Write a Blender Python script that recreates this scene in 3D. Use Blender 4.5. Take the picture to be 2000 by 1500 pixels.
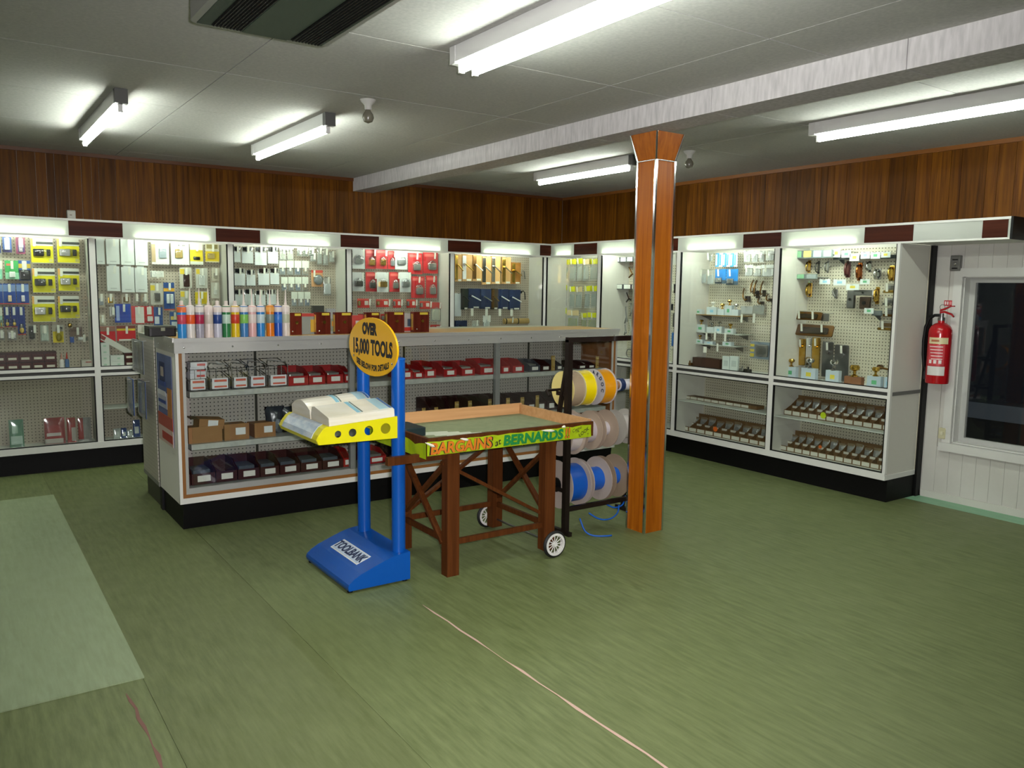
import bpy, bmesh, math, random
from mathutils import Vector, Matrix
random.seed(7)
for o in list(bpy.data.objects): bpy.data.objects.remove(o)
sc = bpy.context.scene; COL = sc.collection
# ------------------------------------------------------------------ camera
CX, CY, CZ = -5.922, -7.540, 1.5
YAW, PITCH, ROLL, FPX = 0.60752, -0.1175, 0.013683, 1580.82
_fw = Vector((math.sin(YAW)*math.cos(PITCH), math.cos(YAW)*math.cos(PITCH), math.sin(PITCH)))
_rt0 = Vector((math.cos(YAW), -math.sin(YAW), 0)); _up0 = _rt0.cross(_fw)
_rt = _rt0*math.cos(ROLL) + _up0*math.sin(ROLL); _up = -_rt0*math.sin(ROLL) + _up0*math.cos(ROLL)
cam_d = bpy.data.cameras.new('camera'); cam = bpy.data.objects.new('camera', cam_d); COL.objects.link(cam)
cam_d.sensor_fit = 'HORIZONTAL'; cam_d.sensor_width = 36.0; cam_d.lens = FPX/2000*36; cam_d.clip_start = .05; cam_d.clip_end = 60
m3 = Matrix((_rt, _up, -_fw)).transposed(); cam.matrix_world = Matrix.Translation((CX, CY, CZ)) @ m3.to_4x4()
sc.camera = cam
# ------------------------------------------------------------------ world (night outside), exposure
w = bpy.data.worlds.new('night'); sc.world = w; w.use_nodes = True
w.node_tree.nodes['Background'].inputs[0].default_value = (.10, .12, .16, 1); w.node_tree.nodes['Background'].inputs[1].default_value = .02
sc.view_settings.view_transform = 'Standard'; sc.view_settings.look = 'None'; sc.view_settings.gamma = 1
sc.view_settings.use_curve_mapping = False; sc.view_settings.exposure = 1.15
cy_ = sc.cycles; cy_.max_bounces = 5; cy_.diffuse_bounces = 3; cy_.glossy_bounces = 2; cy_.use_adaptive_sampling = True; cy_.adaptive_threshold = .04; cy_.adaptive_min_samples = 16; cy_.transmission_bounces = 4; cy_.transparent_max_bounces = 12; cy_.sample_clamp_indirect = 6; cy_.use_light_tree = False
TUBE_CEIL, TUBE_CASE = 30.0, 26.0      # fluorescent tube radiance (ceiling battens, light boxes)
TUBE_COL = (0.92, 1.0, 0.90)
# the flash the photographer used: a small source right of and above the lens
fl = bpy.data.lights.new('camera_flash', 'SPOT'); fl.energy = 260; fl.color = (1.0, .96, .99); fl.shadow_soft_size = .03; fl.spot_size = math.radians(100); fl.spot_blend = 1.0
flo = bpy.data.objects.new('camera_flash', fl); COL.objects.link(flo)
flo.matrix_world = Matrix.Translation(Vector((CX, CY, CZ)) + _rt*.06 + _up*.05 + _fw*.02) @ m3.to_4x4()

def U(px, py, X=None, Y=None, Z=None):
    """the point where a sight line of the survey photograph meets a wall, shelf or floor plane of the room"""
    d = _rt*((px-1000)/FPX) - _up*((py-750)/FPX) + _fw
    t = (X-CX)/d.x if X is not None else (Y-CY)/d.y if Y is not None else (Z-CZ)/d.z
    return Vector((CX, CY, CZ)) + d*t
# ------------------------------------------------------------------ materials
def lin(h):
    h = h.lstrip('#'); c = [int(h[i:i+2], 16)/255 for i in (0, 2, 4)]
    return tuple((x/12.92 if x <= .04045 else ((x+.055)/1.055)**2.4) for x in c) + (1,)
MATS = {}
def mat(name, col='#808080', rough=.5, metal=0, spec=.5, emit=None, es=0, alpha=None, noise=None, coat=0, bump=0):
    if name in MATS: return MATS[name]
    m = bpy.data.materials.new(name); m.use_nodes = True; nt = m.node_tree; b = nt.nodes['Principled BSDF']
    c = lin(col); b.inputs['Base Color'].default_value = c; b.inputs['Roughness'].default_value = rough
    b.inputs['Metallic'].default_value = metal; b.inputs['Specular IOR Level'].default_value = spec
    if coat: b.inputs['Coat Weight'].default_value = coat; b.inputs['Coat Roughness'].default_value = .15
    if emit: b.inputs['Emission Color'].default_value = (*emit, 1); b.inputs['Emission Strength'].default_value = es
    if noise:                                   # (scale vector, strength, second colour)
        g = nt.nodes.new('ShaderNodeNewGeometry'); mp = nt.nodes.new('ShaderNodeMapping'); mp.inputs['Scale'].default_value = noise[0]
        n = nt.nodes.new('ShaderNodeTexNoise'); n.inputs['Detail'].default_value = 4; n.inputs['Scale'].default_value = 1
        r = nt.nodes.new('ShaderNodeValToRGB'); r.color_ramp.elements[0].position = .3; r.color_ramp.elements[1].position = .7
        r.color_ramp.elements[0].color = c; r.color_ramp.elements[1].color = lin(noise[1])
        L = nt.links; L.new(g.outputs['Position'], mp.inputs[0]); L.new(mp.outputs[0], n.inputs['Vector']); L.new(n.outputs['Fac'], r.inputs[0]); L.new(r.outputs[0], b.inputs['Base Color'])
        if bump:
            bp = nt.nodes.new('ShaderNodeBump'); bp.inputs['Strength'].default_value = bump; bp.inputs['Distance'].default_value = .004
            L.new(n.outputs['Fac'], bp.inputs['Height']); L.new(bp.outputs[0], b.inputs['Normal'])
    MATS[name] = m; return m
def C(h, rough=.45, metal=0, spec=.4): return mat('paint_%s_%d_%d' % (h.strip('#'), rough*100, metal*100), h, rough, metal, spec)
def glassmat(name, tint=(.97, .99, .975), fac=.06, rough=.02, frost=None):
    if name in MATS: return MATS[name]
    m = bpy.data.materials.new(name); m.use_nodes = True; nt = m.node_tree; nt.nodes.clear(); N = nt.nodes.new; L = nt.links.new
    o = N('ShaderNodeOutputMaterial'); t = N('ShaderNodeBsdfTransparent'); t.inputs[0].default_value = (*tint, 1)
    g = N('ShaderNodeBsdfGlossy'); g.inputs['Roughness'].default_value = rough
    lw = N('ShaderNodeLayerWeight'); pw = N('ShaderNodeMath'); pw.operation = 'POWER'; pw.inputs[1].default_value = 5; L(lw.outputs['Facing'], pw.inputs[0])
    fr = N('ShaderNodeMath'); fr.operation = 'MULTIPLY_ADD'; fr.inputs[1].default_value = .95-fac; fr.inputs[2].default_value = fac*.6; L(pw.outputs[0], fr.inputs[0])
    mx = N('ShaderNodeMixShader'); L(fr.outputs[0], mx.inputs[0])
    L(t.outputs[0], mx.inputs[1]); L(g.outputs[0], mx.inputs[2])
    if frost:
        d = N('ShaderNodeBsdfDiffuse'); d.inputs[0].default_value = lin(frost[0]); m2 = N('ShaderNodeMixShader'); m2.inputs[0].default_value = frost[1]
        L(mx.outputs[0], m2.inputs[1]); L(d.outputs[0], m2.inputs[2]); L(m2.outputs[0], o.inputs[0])
    else: L(mx.outputs[0], o.inputs[0])
    MATS[name] = m; return m
def woodmat(name, cols, axis='Z', scale=14, rough=.35, vary=.35, coat=0):
    """grain runs along axis; tone differs from plank to plank"""
    if name in MATS: return MATS[name]
    m = bpy.data.materials.new(name); m.use_nodes = True; nt = m.node_tree; b = nt.nodes['Principled BSDF']; N = nt.nodes.new; L = nt.links.new
    g = N('ShaderNodeNewGeometry'); oi = N('ShaderNodeObjectInfo'); ad = N('ShaderNodeVectorMath'); ad.operation = 'MULTIPLY_ADD'
    cv = N('ShaderNodeCombineXYZ')
    for i in range(3): L(oi.outputs['Random'], cv.inputs[i])
    L(cv.outputs[0], ad.inputs[0]); ad.inputs[1].default_value = (7, 11, 5); L(g.outputs['Position'], ad.inputs[2])
    mp = N('ShaderNodeMapping'); s = [scale*3]*3; s['XYZ'.index(axis)] = scale*.13; mp.inputs['Scale'].default_value = s
    L(ad.outputs[0], mp.inputs[0]); n = N('ShaderNodeTexNoise'); n.inputs['Scale'].default_value = 1; n.inputs['Detail'].default_value = 5; n.inputs['Distortion'].default_value = .8
    L(mp.outputs[0], n.inputs['Vector'])
    r = N('ShaderNodeValToRGB'); e = r.color_ramp.elements; e[0].position = .3; e[1].position = .72; e[0].color = lin(cols[0]); e[1].color = lin(cols[1])
    L(n.outputs['Fac'], r.inputs[0])
    hs = N('ShaderNodeHueSaturation'); ma = N('ShaderNodeMapRange'); ma.inputs['To Min'].default_value = 1-vary; ma.inputs['To Max'].default_value = 1+vary
    L(oi.outputs['Random'], ma.inputs['Value']); L(ma.outputs[0], hs.inputs['Value']); L(r.outputs[0], hs.inputs['Color']); L(hs.outputs[0], b.inputs['Base Color'])
    b.inputs['Roughness'].default_value = rough; b.inputs['Specular IOR Level'].default_value = .12
    if coat: b.inputs['Coat Weight'].default_value = coat; b.inputs['Coat Roughness'].default_value = .2
    MATS[name] = m; return m
def pegmat(name, ax, col, hole='#3a3630', pitch=.0254, rad=.13):
    if name in MATS: return MATS[name]
    m = bpy.data.materials.new(name); m.use_nodes = True; nt = m.node_tree; b = nt.nodes['Principled BSDF']; N = nt.nodes.new; L = nt.links.new
    g = N('ShaderNodeNewGeometry'); sx = N('ShaderNodeSeparateXYZ'); L(g.outputs['Position'], sx.inputs[0])
    outs = []
    for k in (ax, 'Z'):
        d = N('ShaderNodeMath'); d.operation = 'DIVIDE'; d.inputs[1].default_value = pitch; L(sx.outputs[k], d.inputs[0])
        f = N('ShaderNodeMath'); f.operation = 'FRACT'; L(d.outputs[0], f.inputs[0])
        s = N('ShaderNodeMath'); s.operation = 'SUBTRACT'; s.inputs[1].default_value = .5; L(f.outputs[0], s.inputs[0])
        p = N('ShaderNodeMath'); p.operation = 'MULTIPLY'; L(s.outputs[0], p.inputs[0]); L(s.outputs[0], p.inputs[1]); outs.append(p)
    a = N('ShaderNodeMath'); L(outs[0].outputs[0], a.inputs[0]); L(outs[1].outputs[0], a.inputs[1])
    lt = N('ShaderNodeMath'); lt.operation = 'LESS_THAN'; lt.inputs[1].default_value = rad*rad; L(a.outputs[0], lt.inputs[0])
    mx = N('ShaderNodeMix'); mx.data_type = 'RGBA'; L(lt.outputs[0], mx.inputs['Factor']); mx.inputs['A'].default_value = lin(col); mx.inputs['B'].default_value = lin(hole)
    L(mx.outputs['Result'], b.inputs['Base Color']); b.inputs['Roughness'].default_value = .6
    MATS[name] = m; return m
def emitmat(name, col, s):
    if name in MATS: return MATS[name]
    m = bpy.data.materials.new(name); m.use_nodes = True; b = m.node_tree.nodes['Principled BSDF']
    b.inputs['Base Color'].default_value = (.8, .8, .8, 1); b.inputs['Emission Color'].default_value = (*col, 1); b.inputs['Emission Strength'].default_value = s
    MATS[name] = m; return m
def acrylic(name):
    if name in MATS: return MATS[name]
    m = bpy.data.materials.new(name); m.use_nodes = True; nt = m.node_tree; nt.nodes.clear(); N = nt.nodes.new; L = nt.links.new
    o = N('ShaderNodeOutputMaterial'); d = N('ShaderNodeBsdfDiffuse'); d.inputs[0].default_value = lin('#dfe2da')
    t = N('ShaderNodeBsdfTranslucent'); t.inputs[0].default_value = lin('#dfe4da'); mx = N('ShaderNodeMixShader'); mx.inputs[0].default_value = .5
    g = N('ShaderNodeBsdfGlossy'); g.inputs['Roughness'].default_value = .2; m2 = N('ShaderNodeMixShader'); m2.inputs[0].default_value = .05
    L(d.outputs[0], mx.inputs[1]); L(t.outputs[0], mx.inputs[2]); L(mx.outputs[0], m2.inputs[1]); L(g.outputs[0], m2.inputs[2]); L(m2.outputs[0], o.inputs[0])
    MATS[name] = m; return m
WHITE = C('#d9d9d2', .4); OFFW = C('#cfcdc2', .55); BLACK = mat('black_paint', '#060606', .5, spec=.3); PLINTH = mat('black_plinth', '#060505', .55, spec=.2); ALU = mat('aluminium', '#c2c2be', .32, .5)
CHROME = mat('chrome', '#d8d8d8', .12, 1); BRASS = mat('brass', '#c9a24a', .22, 1); STEEL = mat('steel', '#8a8a88', .35, 1)
GLASS = glassmat('window_glass'); CLEAR = glassmat('clear_plastic', (.95, .96, .96), .16, .08); BAG = glassmat('bag_plastic', (.94, .95, .95), .14, .15, ('#cfd4cf', .22))
PEGB = pegmat('pegboard_back', 'X', '#b3a996', '#4a4238', rad=.16); PEGR = pegmat('pegboard_right', 'Y', '#c4bfa8', '#3c372e', rad=.17); PEGI = pegmat('pegboard_island', 'X', '#a8a399', '#26231f', rad=.16)
BROWN = woodmat('brown_laminate', ('#33140a', '#4a2012'), 'X', 10, .4, .08); BROWNR = woodmat('brown_laminate_right', ('#33140a', '#4a2012'), 'Y', 10, .4, .08)
PLANK = woodmat('panelling', ('#452408', '#70440b'), 'Z', 12, .45, .28, 0)
TEAK = woodmat('teak', ('#87450a', '#a45c10'), 'Z', 14, .38, .05, 0)
PINE = woodmat('pine', ('#b98a5a', '#cf9f70'), 'X', 10, .6, .12); STAIN = woodmat('stained_pine', ('#47240d', '#5e3416'), 'Z', 14, .5, .12)
TOPW = mat('worktop_laminate', '#b08a4c', .35, noise=((6, 40, 6), '#a57c3e'))
# ------------------------------------------------------------------ mesh helpers
def mesh_obj(name, bm, m, parent=None, smooth=False):
    me = bpy.data.meshes.new(name); bm.to_mesh(me); bm.free()
    for mm in (m if isinstance(m, (list, tuple)) else [m]): me.materials.append(mm)
    if smooth:
        for p in me.polygons: p.use_smooth = True
    o = bpy.data.objects.new(name, me); COL.objects.link(o)
    if parent: o.parent = parent
    return o
UNIT = {}
def unit(kind):
    if kind in UNIT: return UNIT[kind]
    bm = bmesh.new(); smooth = False
    if kind == 'box': bmesh.ops.create_cube(bm, size=1)
    elif kind == 'rbox':
        bmesh.ops.create_cube(bm, size=1); bmesh.ops.bevel(bm, geom=bm.edges[:], offset=.09, segments=2, affect='EDGES', profile=.6)
    elif kind.startswith('cyl'):
        n = 8 if 's' in kind[3:] else 20
        bmesh.ops.create_cone(bm, cap_ends=True, segments=n, radius1=.5, radius2=.5, depth=1)
        if 'y' in kind[3:]: bmesh.ops.rotate(bm, verts=bm.verts, matrix=Matrix.Rotation(math.pi/2, 3, 'X'))
        if 'x' in kind[3:]: bmesh.ops.rotate(bm, verts=bm.verts, matrix=Matrix.Rotation(math.pi/2, 3, 'Y'))
        smooth = True
    elif kind == 'ball': bmesh.ops.create_uvsphere(bm, u_segments=14, v_segments=9, radius=.5); smooth = True
    elif kind == 'dome':                       # bulges towards -y, flat at y=0 (blister)
        bmesh.ops.create_uvsphere(bm, u_segments=14, v_segments=10, radius=.5)
        for v in bm.verts:
            if v.co.y > 0: v.co.y = 0
            else: v.co.y *= 2
            v.co.x = math.copysign(abs(v.co.x*2)**.7/2, v.co.x); v.co.z = math.copysign(abs(v.co.z*2)**.7/2, v.co.z)
        smooth = True
    elif kind == 'pillow':                     # plastic bag, thickest low down
        n = 8
        g = [[None]*(n+1) for _ in range(n+1)]; h = [[None]*(n+1) for _ in range(n+1)]
        for i in range(n+1):
            for j in range(n+1):
                u, v = i/n-.5, j/n-.5; e = max(0, (1-(2*u)**4)*(1-(2*v)**4))**.6*(.75-.5*v) ; k = .06*math.sin(9*u+5*v)*math.sin(8*v)
                edge = i in (0, n) or j in (0, n)
                g[i][j] = bm.verts.new((u*(1-.06*math.cos(v*5)), -e*.5-(0 if edge else k), v)); h[i][j] = g[i][j] if edge else bm.verts.new((u*(1-.06*math.cos(v*5)), e*.2, v))
        for i in range(n):
            for j in range(n):
                bm.faces.new((g[i][j], g[i+1][j], g[i+1][j+1], g[i][j+1]))
                q = (h[i][j], h[i][j+1], h[i+1][j+1], h[i+1][j])
                if len(set(q)) == 4 and set(q) != {g[i][j], g[i+1][j], g[i+1][j+1], g[i][j+1]}: bm.faces.new(q)
        smooth = True
    elif kind == 'wedge':                      # bin: front low, back high
        v = [bm.verts.new(c) for c in ((-.5, -.5, -.5), (.5, -.5, -.5), (.5, .5, -.5), (-.5, .5, -.5), (-.5, -.5, -.1), (.5, -.5, -.1), (.5, .5, .5), (-.5, .5, .5))]
        for f in ((3, 2, 1, 0), (4, 5, 6, 7), (0, 1, 5, 4), (1, 2, 6, 5), (2, 3, 7, 6), (3, 0, 4, 7)): bm.faces.new([v[i] for i in f])
    me = bpy.data.meshes.new(kind); bm.to_mesh(me); bm.free(); me.materials.append(WHITE)
    if smooth:
        for p in me.polygons: p.use_smooth = True
        me.set_sharp_from_angle(angle=math.radians(50))
    UNIT[kind] = me; return me
def part(parent, name, kind, loc, size, m, rot=None):
    o = bpy.data.objects.new(name, unit(kind)); COL.objects.link(o); o.location = loc; o.scale = [max(s, 1e-4) for s in size]
    if rot: o.rotation_euler = rot
    o.material_slots[0].link = 'OBJECT'; o.material_slots[0].material = m
    if parent: o.parent = parent
    return o
def bxp(parent, name, x0, x1, y0, y1, z0, z1, m, kind='box'):
    return part(parent, name, kind, ((x0+x1)/2, (y0+y1)/2, (z0+z1)/2), (abs(x1-x0), abs(y1-y0), abs(z1-z0)), m)
def tag(o, label, cat, group=None, kind=None):
    o['label'] = label; o['category'] = cat
    if group: o['group'] = group
    if kind: o['kind'] = kind
    return o
def thing(name, label, cat, loc=(0, 0, 0), rotz=0, group=None):
    o = bpy.data.objects.new(name, None); COL.objects.link(o); o.location = loc; o.rotation_euler = (0, 0, rotz); o.empty_display_size = .05
    return tag(o, label, cat, group)
def struct(o): o['kind'] = 'structure'; return o
def sroot(name, loc=(0, 0, 0)):
    o = bpy.data.objects.new(name, None); COL.objects.link(o); o.location = loc; return struct(o)
def bar(parent, name, a, b, r, m, sq=None, seg=10):
    """round (or sq=(w,d) rectangular) bar from a to b, in the parent's frame"""
    a, b = Vector(a), Vector(b); d = b-a; q = d.to_track_quat('Z', 'Y')
    o = part(parent, name, 'box' if sq else 'cyl', (a+b)/2, (sq[0] if sq else 2*r, sq[1] if sq else 2*r, d.length), m)
    o.rotation_mode = 'QUATERNION'; o.rotation_quaternion = q; return o
def prism(parent, name, pts, axis, a, b, m, smooth=False):
    """polygon pts in the plane across axis, extruded from a to b along it"""
    bm = bmesh.new()
    f = {'X': lambda p, t: (t, p[0], p[1]), 'Y': lambda p, t: (p[0], t, p[1]), 'Z': lambda p, t: (p[0], p[1], t)}[axis]
    A = [bm.verts.new(f(p, a)) for p in pts]; B = [bm.verts.new(f(p, b)) for p in pts]; n = len(pts)
    bm.faces.new(A); bm.faces.new(B[::-1])
    for i in range(n): bm.faces.new((A[i], B[i], B[(i+1) % n], A[(i+1) % n]))
    bmesh.ops.recalc_face_normals(bm, faces=bm.faces)
    return mesh_obj(name, bm, m, parent)
def lathe(parent, name, prof, m, seg=24, axis='Z', loc=(0, 0, 0), smooth=True):
    """profile [(r, t)] turned about an axis"""
    bm = bmesh.new(); rings = []
    for r, t in prof:
        ring = []
        for k in range(seg):
            a = 2*math.pi*k/seg; c, s = r*math.cos(a), r*math.sin(a)
            ring.append(bm.verts.new({'Z': (c, s, t), 'X': (t, c, s), 'Y': (c, t, s)}[axis]))
        rings.append(ring)
    for i in range(len(rings)-1):
        for k in range(seg): bm.faces.new((rings[i][k], rings[i][(k+1) % seg], rings[i+1][(k+1) % seg], rings[i+1][k]))
    if prof[0][0] > 1e-5 and prof[0] != prof[-1]: bm.faces.new(rings[0])
    if prof[-1][0] > 1e-5 and prof[0] != prof[-1]: bm.faces.new(rings[-1])
    bmesh.ops.remove_doubles(bm, verts=bm.verts, dist=1e-6); bmesh.ops.recalc_face_normals(bm, faces=bm.faces)
    o = mesh_obj(name, bm, m, parent); o.location = loc
    if smooth:
        for p in o.data.polygons: p.use_smooth = len(p.vertices) <= 4
        o.data.set_sharp_from_angle(angle=math.radians(40))
    return o
def tube(parent, name, pts, r, m, seg=8):
    bm = bmesh.new(); rings = []; P = [Vector(p) for p in pts]
    for i, p in enumerate(P):
        d = (P[min(i+1, len(P)-1)]-P[max(i-1, 0)]).normalized(); n = d.orthogonal().normalized() if i == 0 else (n - d*n.dot(d)).normalized(); b = d.cross(n)
        rings.append([bm.verts.new(p+(n*math.cos(2*math.pi*k/seg)+b*math.sin(2*math.pi*k/seg))*r) for k in range(seg)])
    for i in range(len(P)-1):
        for k in range(seg): bm.faces.new((rings[i][k], rings[i][(k+1) % seg], rings[i+1][(k+1) % seg], rings[i+1][k]))
    bm.faces.new(rings[0][::-1]); bm.faces.new(rings[-1])
    return mesh_obj(name, bm, m, parent, True)
def lettering(parent, text, loc, size, m, rot=(0, 0, 0), sx=1, bold=.0, depth=.0006, name='lettering', shear=0, align='CENTER'):
    cu = bpy.data.curves.new('txt', 'FONT'); cu.body = text; cu.size = 1; cu.align_x = align; cu.align_y = 'CENTER'; cu.offset = bold; cu.extrude = depth/size; cu.shear = shear
    cu.resolution_u = 3
    t = bpy.data.objects.new('txt', cu); COL.objects.link(t); dg = bpy.context.evaluated_depsgraph_get()
    me = bpy.data.meshes.new_from_object(t.evaluated_get(dg)); bpy.data.objects.remove(t); bpy.data.curves.remove(cu)
    me.name = name; me.materials.clear(); me.materials.append(m)
    o = bpy.data.objects.new(name, me); COL.objects.link(o); o.location = loc; o.rotation_euler = rot; o.scale = (size*sx, size, size); o.parent = parent
    return o
# ================================================================== ROOM
H, XL, YF = 2.547, -9.0, -10.6
CEILM = mat('ceiling_board', '#a9a8a4', .9, spec=.1, noise=((60, 60, 60), '#b6b5b0'), bump=.15)
PLASTER = mat('painted_wall', '#cfcdc6', .6, noise=((3, 3, 3), '#c6c4bb'))
def floor_mat(name, c1, c2, c3):
    m = bpy.data.materials.new(name); m.use_nodes = True; nt = m.node_tree; b = nt.nodes['Principled BSDF']; N = nt.nodes.new; L = nt.links.new
    g = N('ShaderNodeNewGeometry'); fac = []
    for s in ((45, 5, 1), (1.1, .8, 1), (9, 9, 1)):
        mp = N('ShaderNodeMapping'); mp.inputs['Scale'].default_value = s; n = N('ShaderNodeTexNoise'); n.inputs['Scale'].default_value = 1; n.inputs['Detail'].default_value = 5; n.inputs['Roughness'].default_value = .6
        L(g.outputs['Position'], mp.inputs[0]); L(mp.outputs[0], n.inputs['Vector']); fac.append(n)
    r1 = N('ShaderNodeValToRGB'); r1.color_ramp.elements[0].position = .33; r1.color_ramp.elements[1].position = .67; r1.color_ramp.elements[0].color = lin(c1); r1.color_ramp.elements[1].color = lin(c2); L(fac[0].outputs['Fac'], r1.inputs[0])
    r2 = N('ShaderNodeMapRange'); r2.inputs['From Min'].default_value = .42; r2.inputs['From Max'].default_value = .68; r2.inputs['To Max'].default_value = .55; L(fac[1].outputs['Fac'], r2.inputs['Value'])
    mx = N('ShaderNodeMix'); mx.data_type = 'RGBA'; L(r2.outputs[0], mx.inputs['Factor']); L(r1.outputs[0], mx.inputs['A']); mx.inputs['B'].default_value = lin(c3); L(mx.outputs['Result'], b.inputs['Base Color'])
    r3 = N('ShaderNodeMapRange'); r3.inputs['To Min'].default_value = .38; r3.inputs['To Max'].default_value = .62; L(fac[2].outputs['Fac'], r3.inputs['Value']); L(r3.outputs[0], b.inputs['Roughness'])
    b.inputs['Specular IOR Level'].default_value = .35; return m
LINO = floor_mat('green_lino', '#5c663c', '#737d51', '#6b7449'); LINO2 = floor_mat('green_lino_darker', '#586137', '#6c754a', '#656d43'); LINO3 = floor_mat('pale_lino', '#84926f', '#919f7c', '#8d9a78'); LINO4 = floor_mat('mint_lino', '#7fae8a', '#8dba98', '#86b491')
floor = sroot('floor')
bxp(floor, 'subfloor', XL, .02, YF, .02, -.06, -.004, C('#4a4f36', .8))
xs = [XL, -7.6, -6.62, -5.39, -4.755, -4.145, -2.93, -1.7, -.62, -.19]
for i in range(len(xs)-1):
    s = [LINO, LINO2][i % 2] if i not in (5, 6, 7) else LINO
    bxp(floor, 'lino_sheet', xs[i]+.0006, xs[i+1]-.0006, YF, -.01, -.01, 0, s)
bxp(floor, 'lino_sheet', -.186, 0, YF, -.01, -.01, 0, LINO4)
# worn seam, the pale backing shows in a ragged line
def ragged(name, pts, wmin, wmax, m, z=.0012):
    bm = bmesh.new(); a = []; rnd = random.Random(3)
    for i, (x, y) in enumerate(pts):
        w = rnd.uniform(wmin, wmax)*(0.3 if i in (0, len(pts)-1) else 1); a.append((bm.verts.new((x-w, y, z)), bm.verts.new((x+w, y, z))))
    for i in range(len(a)-1): bm.faces.new((a[i][0], a[i+1][0], a[i+1][1], a[i][1]))
    bmesh.ops.recalc_face_normals(bm, faces=bm.faces); o = mesh_obj(name, bm, m, floor)
    return o
ragged('worn_seam', [(-4.147+random.uniform(-.004, .004)+.02*(t/24), -4.27-t*.115) for t in range(25)], .0015, .008, C('#c9a89a', .8))
ragged('worn_seam', [(-5.46+random.uniform(-.006, .006)+.015*(t/12), -4.42-t*.07) for t in range(13)], .002, .009, C('#7d5a50', .8))
mt = part(None, 'floor_mat', 'box', ((XL+.3-5.385)/2, (-1.094-4.33)/2, .003), (5.385-8.7+0, 1, 1), LINO3)
mt.scale = (abs(-5.385-(XL+.3)), abs(-1.094+4.33), .006)
tag(mt, 'large pale grey-green lino mat lying on the floor at left', 'mat')
ceiling = sroot('ceiling')
bxp(ceiling, 'roof_deck', XL, .02, YF, .02, H+.012, H+.06, C('#8d8c88', .9))
cx = [0, -1.40, -3.05, -4.72, -6.38, -8.04, XL]; cy = [0, -.3, -1.29, -2.28, -3.27, -4.26, -5.25, -6.24, -7.23, -8.22, -9.21, YF]
for i in range(len(cx)-1):
    for j in range(len(cy)-1): bxp(ceiling, 'ceiling_board', cx[i+1]+.0025, cx[i]-.0025, cy[j+1]+.0025, cy[j]-.0025, H, H+.01, CEILM)
# walls
wb = sroot('wall_back'); bxp(wb, 'wall_core', XL, 0, .012, .1, 0, H, PLASTER)
wr = sroot('wall_right')
WY0, WY1, WZ0, WZ1 = -4.61, -5.62, .43, 1.625
bxp(wr, 'wall_core', .012, .12, WY0, .1, 0, H, PLASTER); bxp(wr, 'wall_core', .012, .12, YF, WY1, 0, H, PLASTER)
bxp(wr, 'wall_core', .012, .12, WY1, WY0, 0, WZ0, PLASTER); bxp(wr, 'wall_core', .012, .12, WY1, WY0, WZ1, H, PLASTER)
wl = sroot('wall_left'); bxp(wl, 'wall_core', XL-.1, XL, YF, .1, 0, H, PLASTER)
wf = sroot('wall_front'); bxp(wf, 'wall_core', XL, .12, YF-.1, YF, 0, H, PLASTER)
# timber panelling, plank by plank
rp = random.Random(11); x = -6.6; PB = 1.90
while x < -.005:
    wd = rp.choice((.055, .075, .095, .095, .125, .15)); x1 = min(x+wd, 0)
    bxp(wb, 'wood_plank', x+.0012, x1-.0012, 0, .012, PB, H, PLANK); x = x1
bxp(wb, 'wood_plank', XL, -6.602, 0, .012, PB, H, PLANK)
y = -.0
while y > -6.6:
    wd = rp.choice((.06, .075, .095, .11, .14, .17)); y1 = y-wd
    bxp(wr, 'wood_plank', 0, .012, y1+.0012, y-.0012, PB, H, PLANK); y = y1
t1 = struct(bxp(None, 'trim_1', XL, -.012, -.016, 0, H-.03, H, C('#5a3214', .4)))
t2 = struct(bxp(None, 'trim_2', -.016, 0, -6.6, -.0, H-.03, H, C('#7a4a1c', .4)))
# white boarded wall by the window
bw = random.Random(4); y = -4.32
nb = 0
while y > -6.6:
    y1 = y-.095
    for z0, z1 in ((.03, 1.9),):
        a, b = y1+.0008, y-.0008
        segs = [(.03, 1.9)] if (b <= WY1-.05 or a >= WY0+.05) else [(.03, WZ0-.04), (WZ1+.04, 1.9)]
        for q0, q1 in segs: bxp(wr, 'wall_board', .0, .012, a, b, q0, q1, PLASTER)
    y = y1
bsb = struct(bxp(None, 'baseboard_right', -.012, .0, -6.6, -4.42, 0, .05, C('#cfcdc4', .5)))
win = sroot('window_1')
WF = C('#d4d4ce', .4)
for n, a in (('window_frame', (-.018, .012, WY0-.0, WY0+.06, WZ0-.06, WZ1+.06)), ('window_frame', (-.018, .012, WY1-.06, WY1, WZ0-.06, WZ1+.06)), ('window_frame', (-.018, .012, WY1, WY0, WZ1, WZ1+.06)), ('window_sill', (-.04, .012, WY1-.07, WY0+.07, WZ0-.06, WZ0))):
    bxp(win, n, *a, WF)
for n, a in (('reveal', (.012, .12, WY0-.006, WY0, WZ0, WZ1)), ('reveal', (.012, .12, WY1, WY1+.006, WZ0, WZ1)), ('reveal', (.012, .12, WY1, WY0, WZ1-.006, WZ1)), ('reveal', (.012, .12, WY1, WY0, WZ0, WZ0+.006))): bxp(win, n, *a, WF)
for n, a in (('sash', (.085, .115, WY0-.045, WY0-.006, WZ0+.006, WZ1-.006)), ('sash', (.085, .115, WY1+.006, WY1+.045, WZ0+.006, WZ1-.006)), ('sash', (.085, .115, WY1+.045, WY0-.045, WZ1-.04, WZ1-.006)), ('sash', (.085, .115, WY1+.045, WY0-.045, WZ0+.006, WZ0+.04))): bxp(win, n, *a, C('#b9bab5', .4))
bxp(win, 'pane', .097, .103, WY1+.04, WY0-.04, WZ0+.04, WZ1-.04, GLASS)
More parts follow.
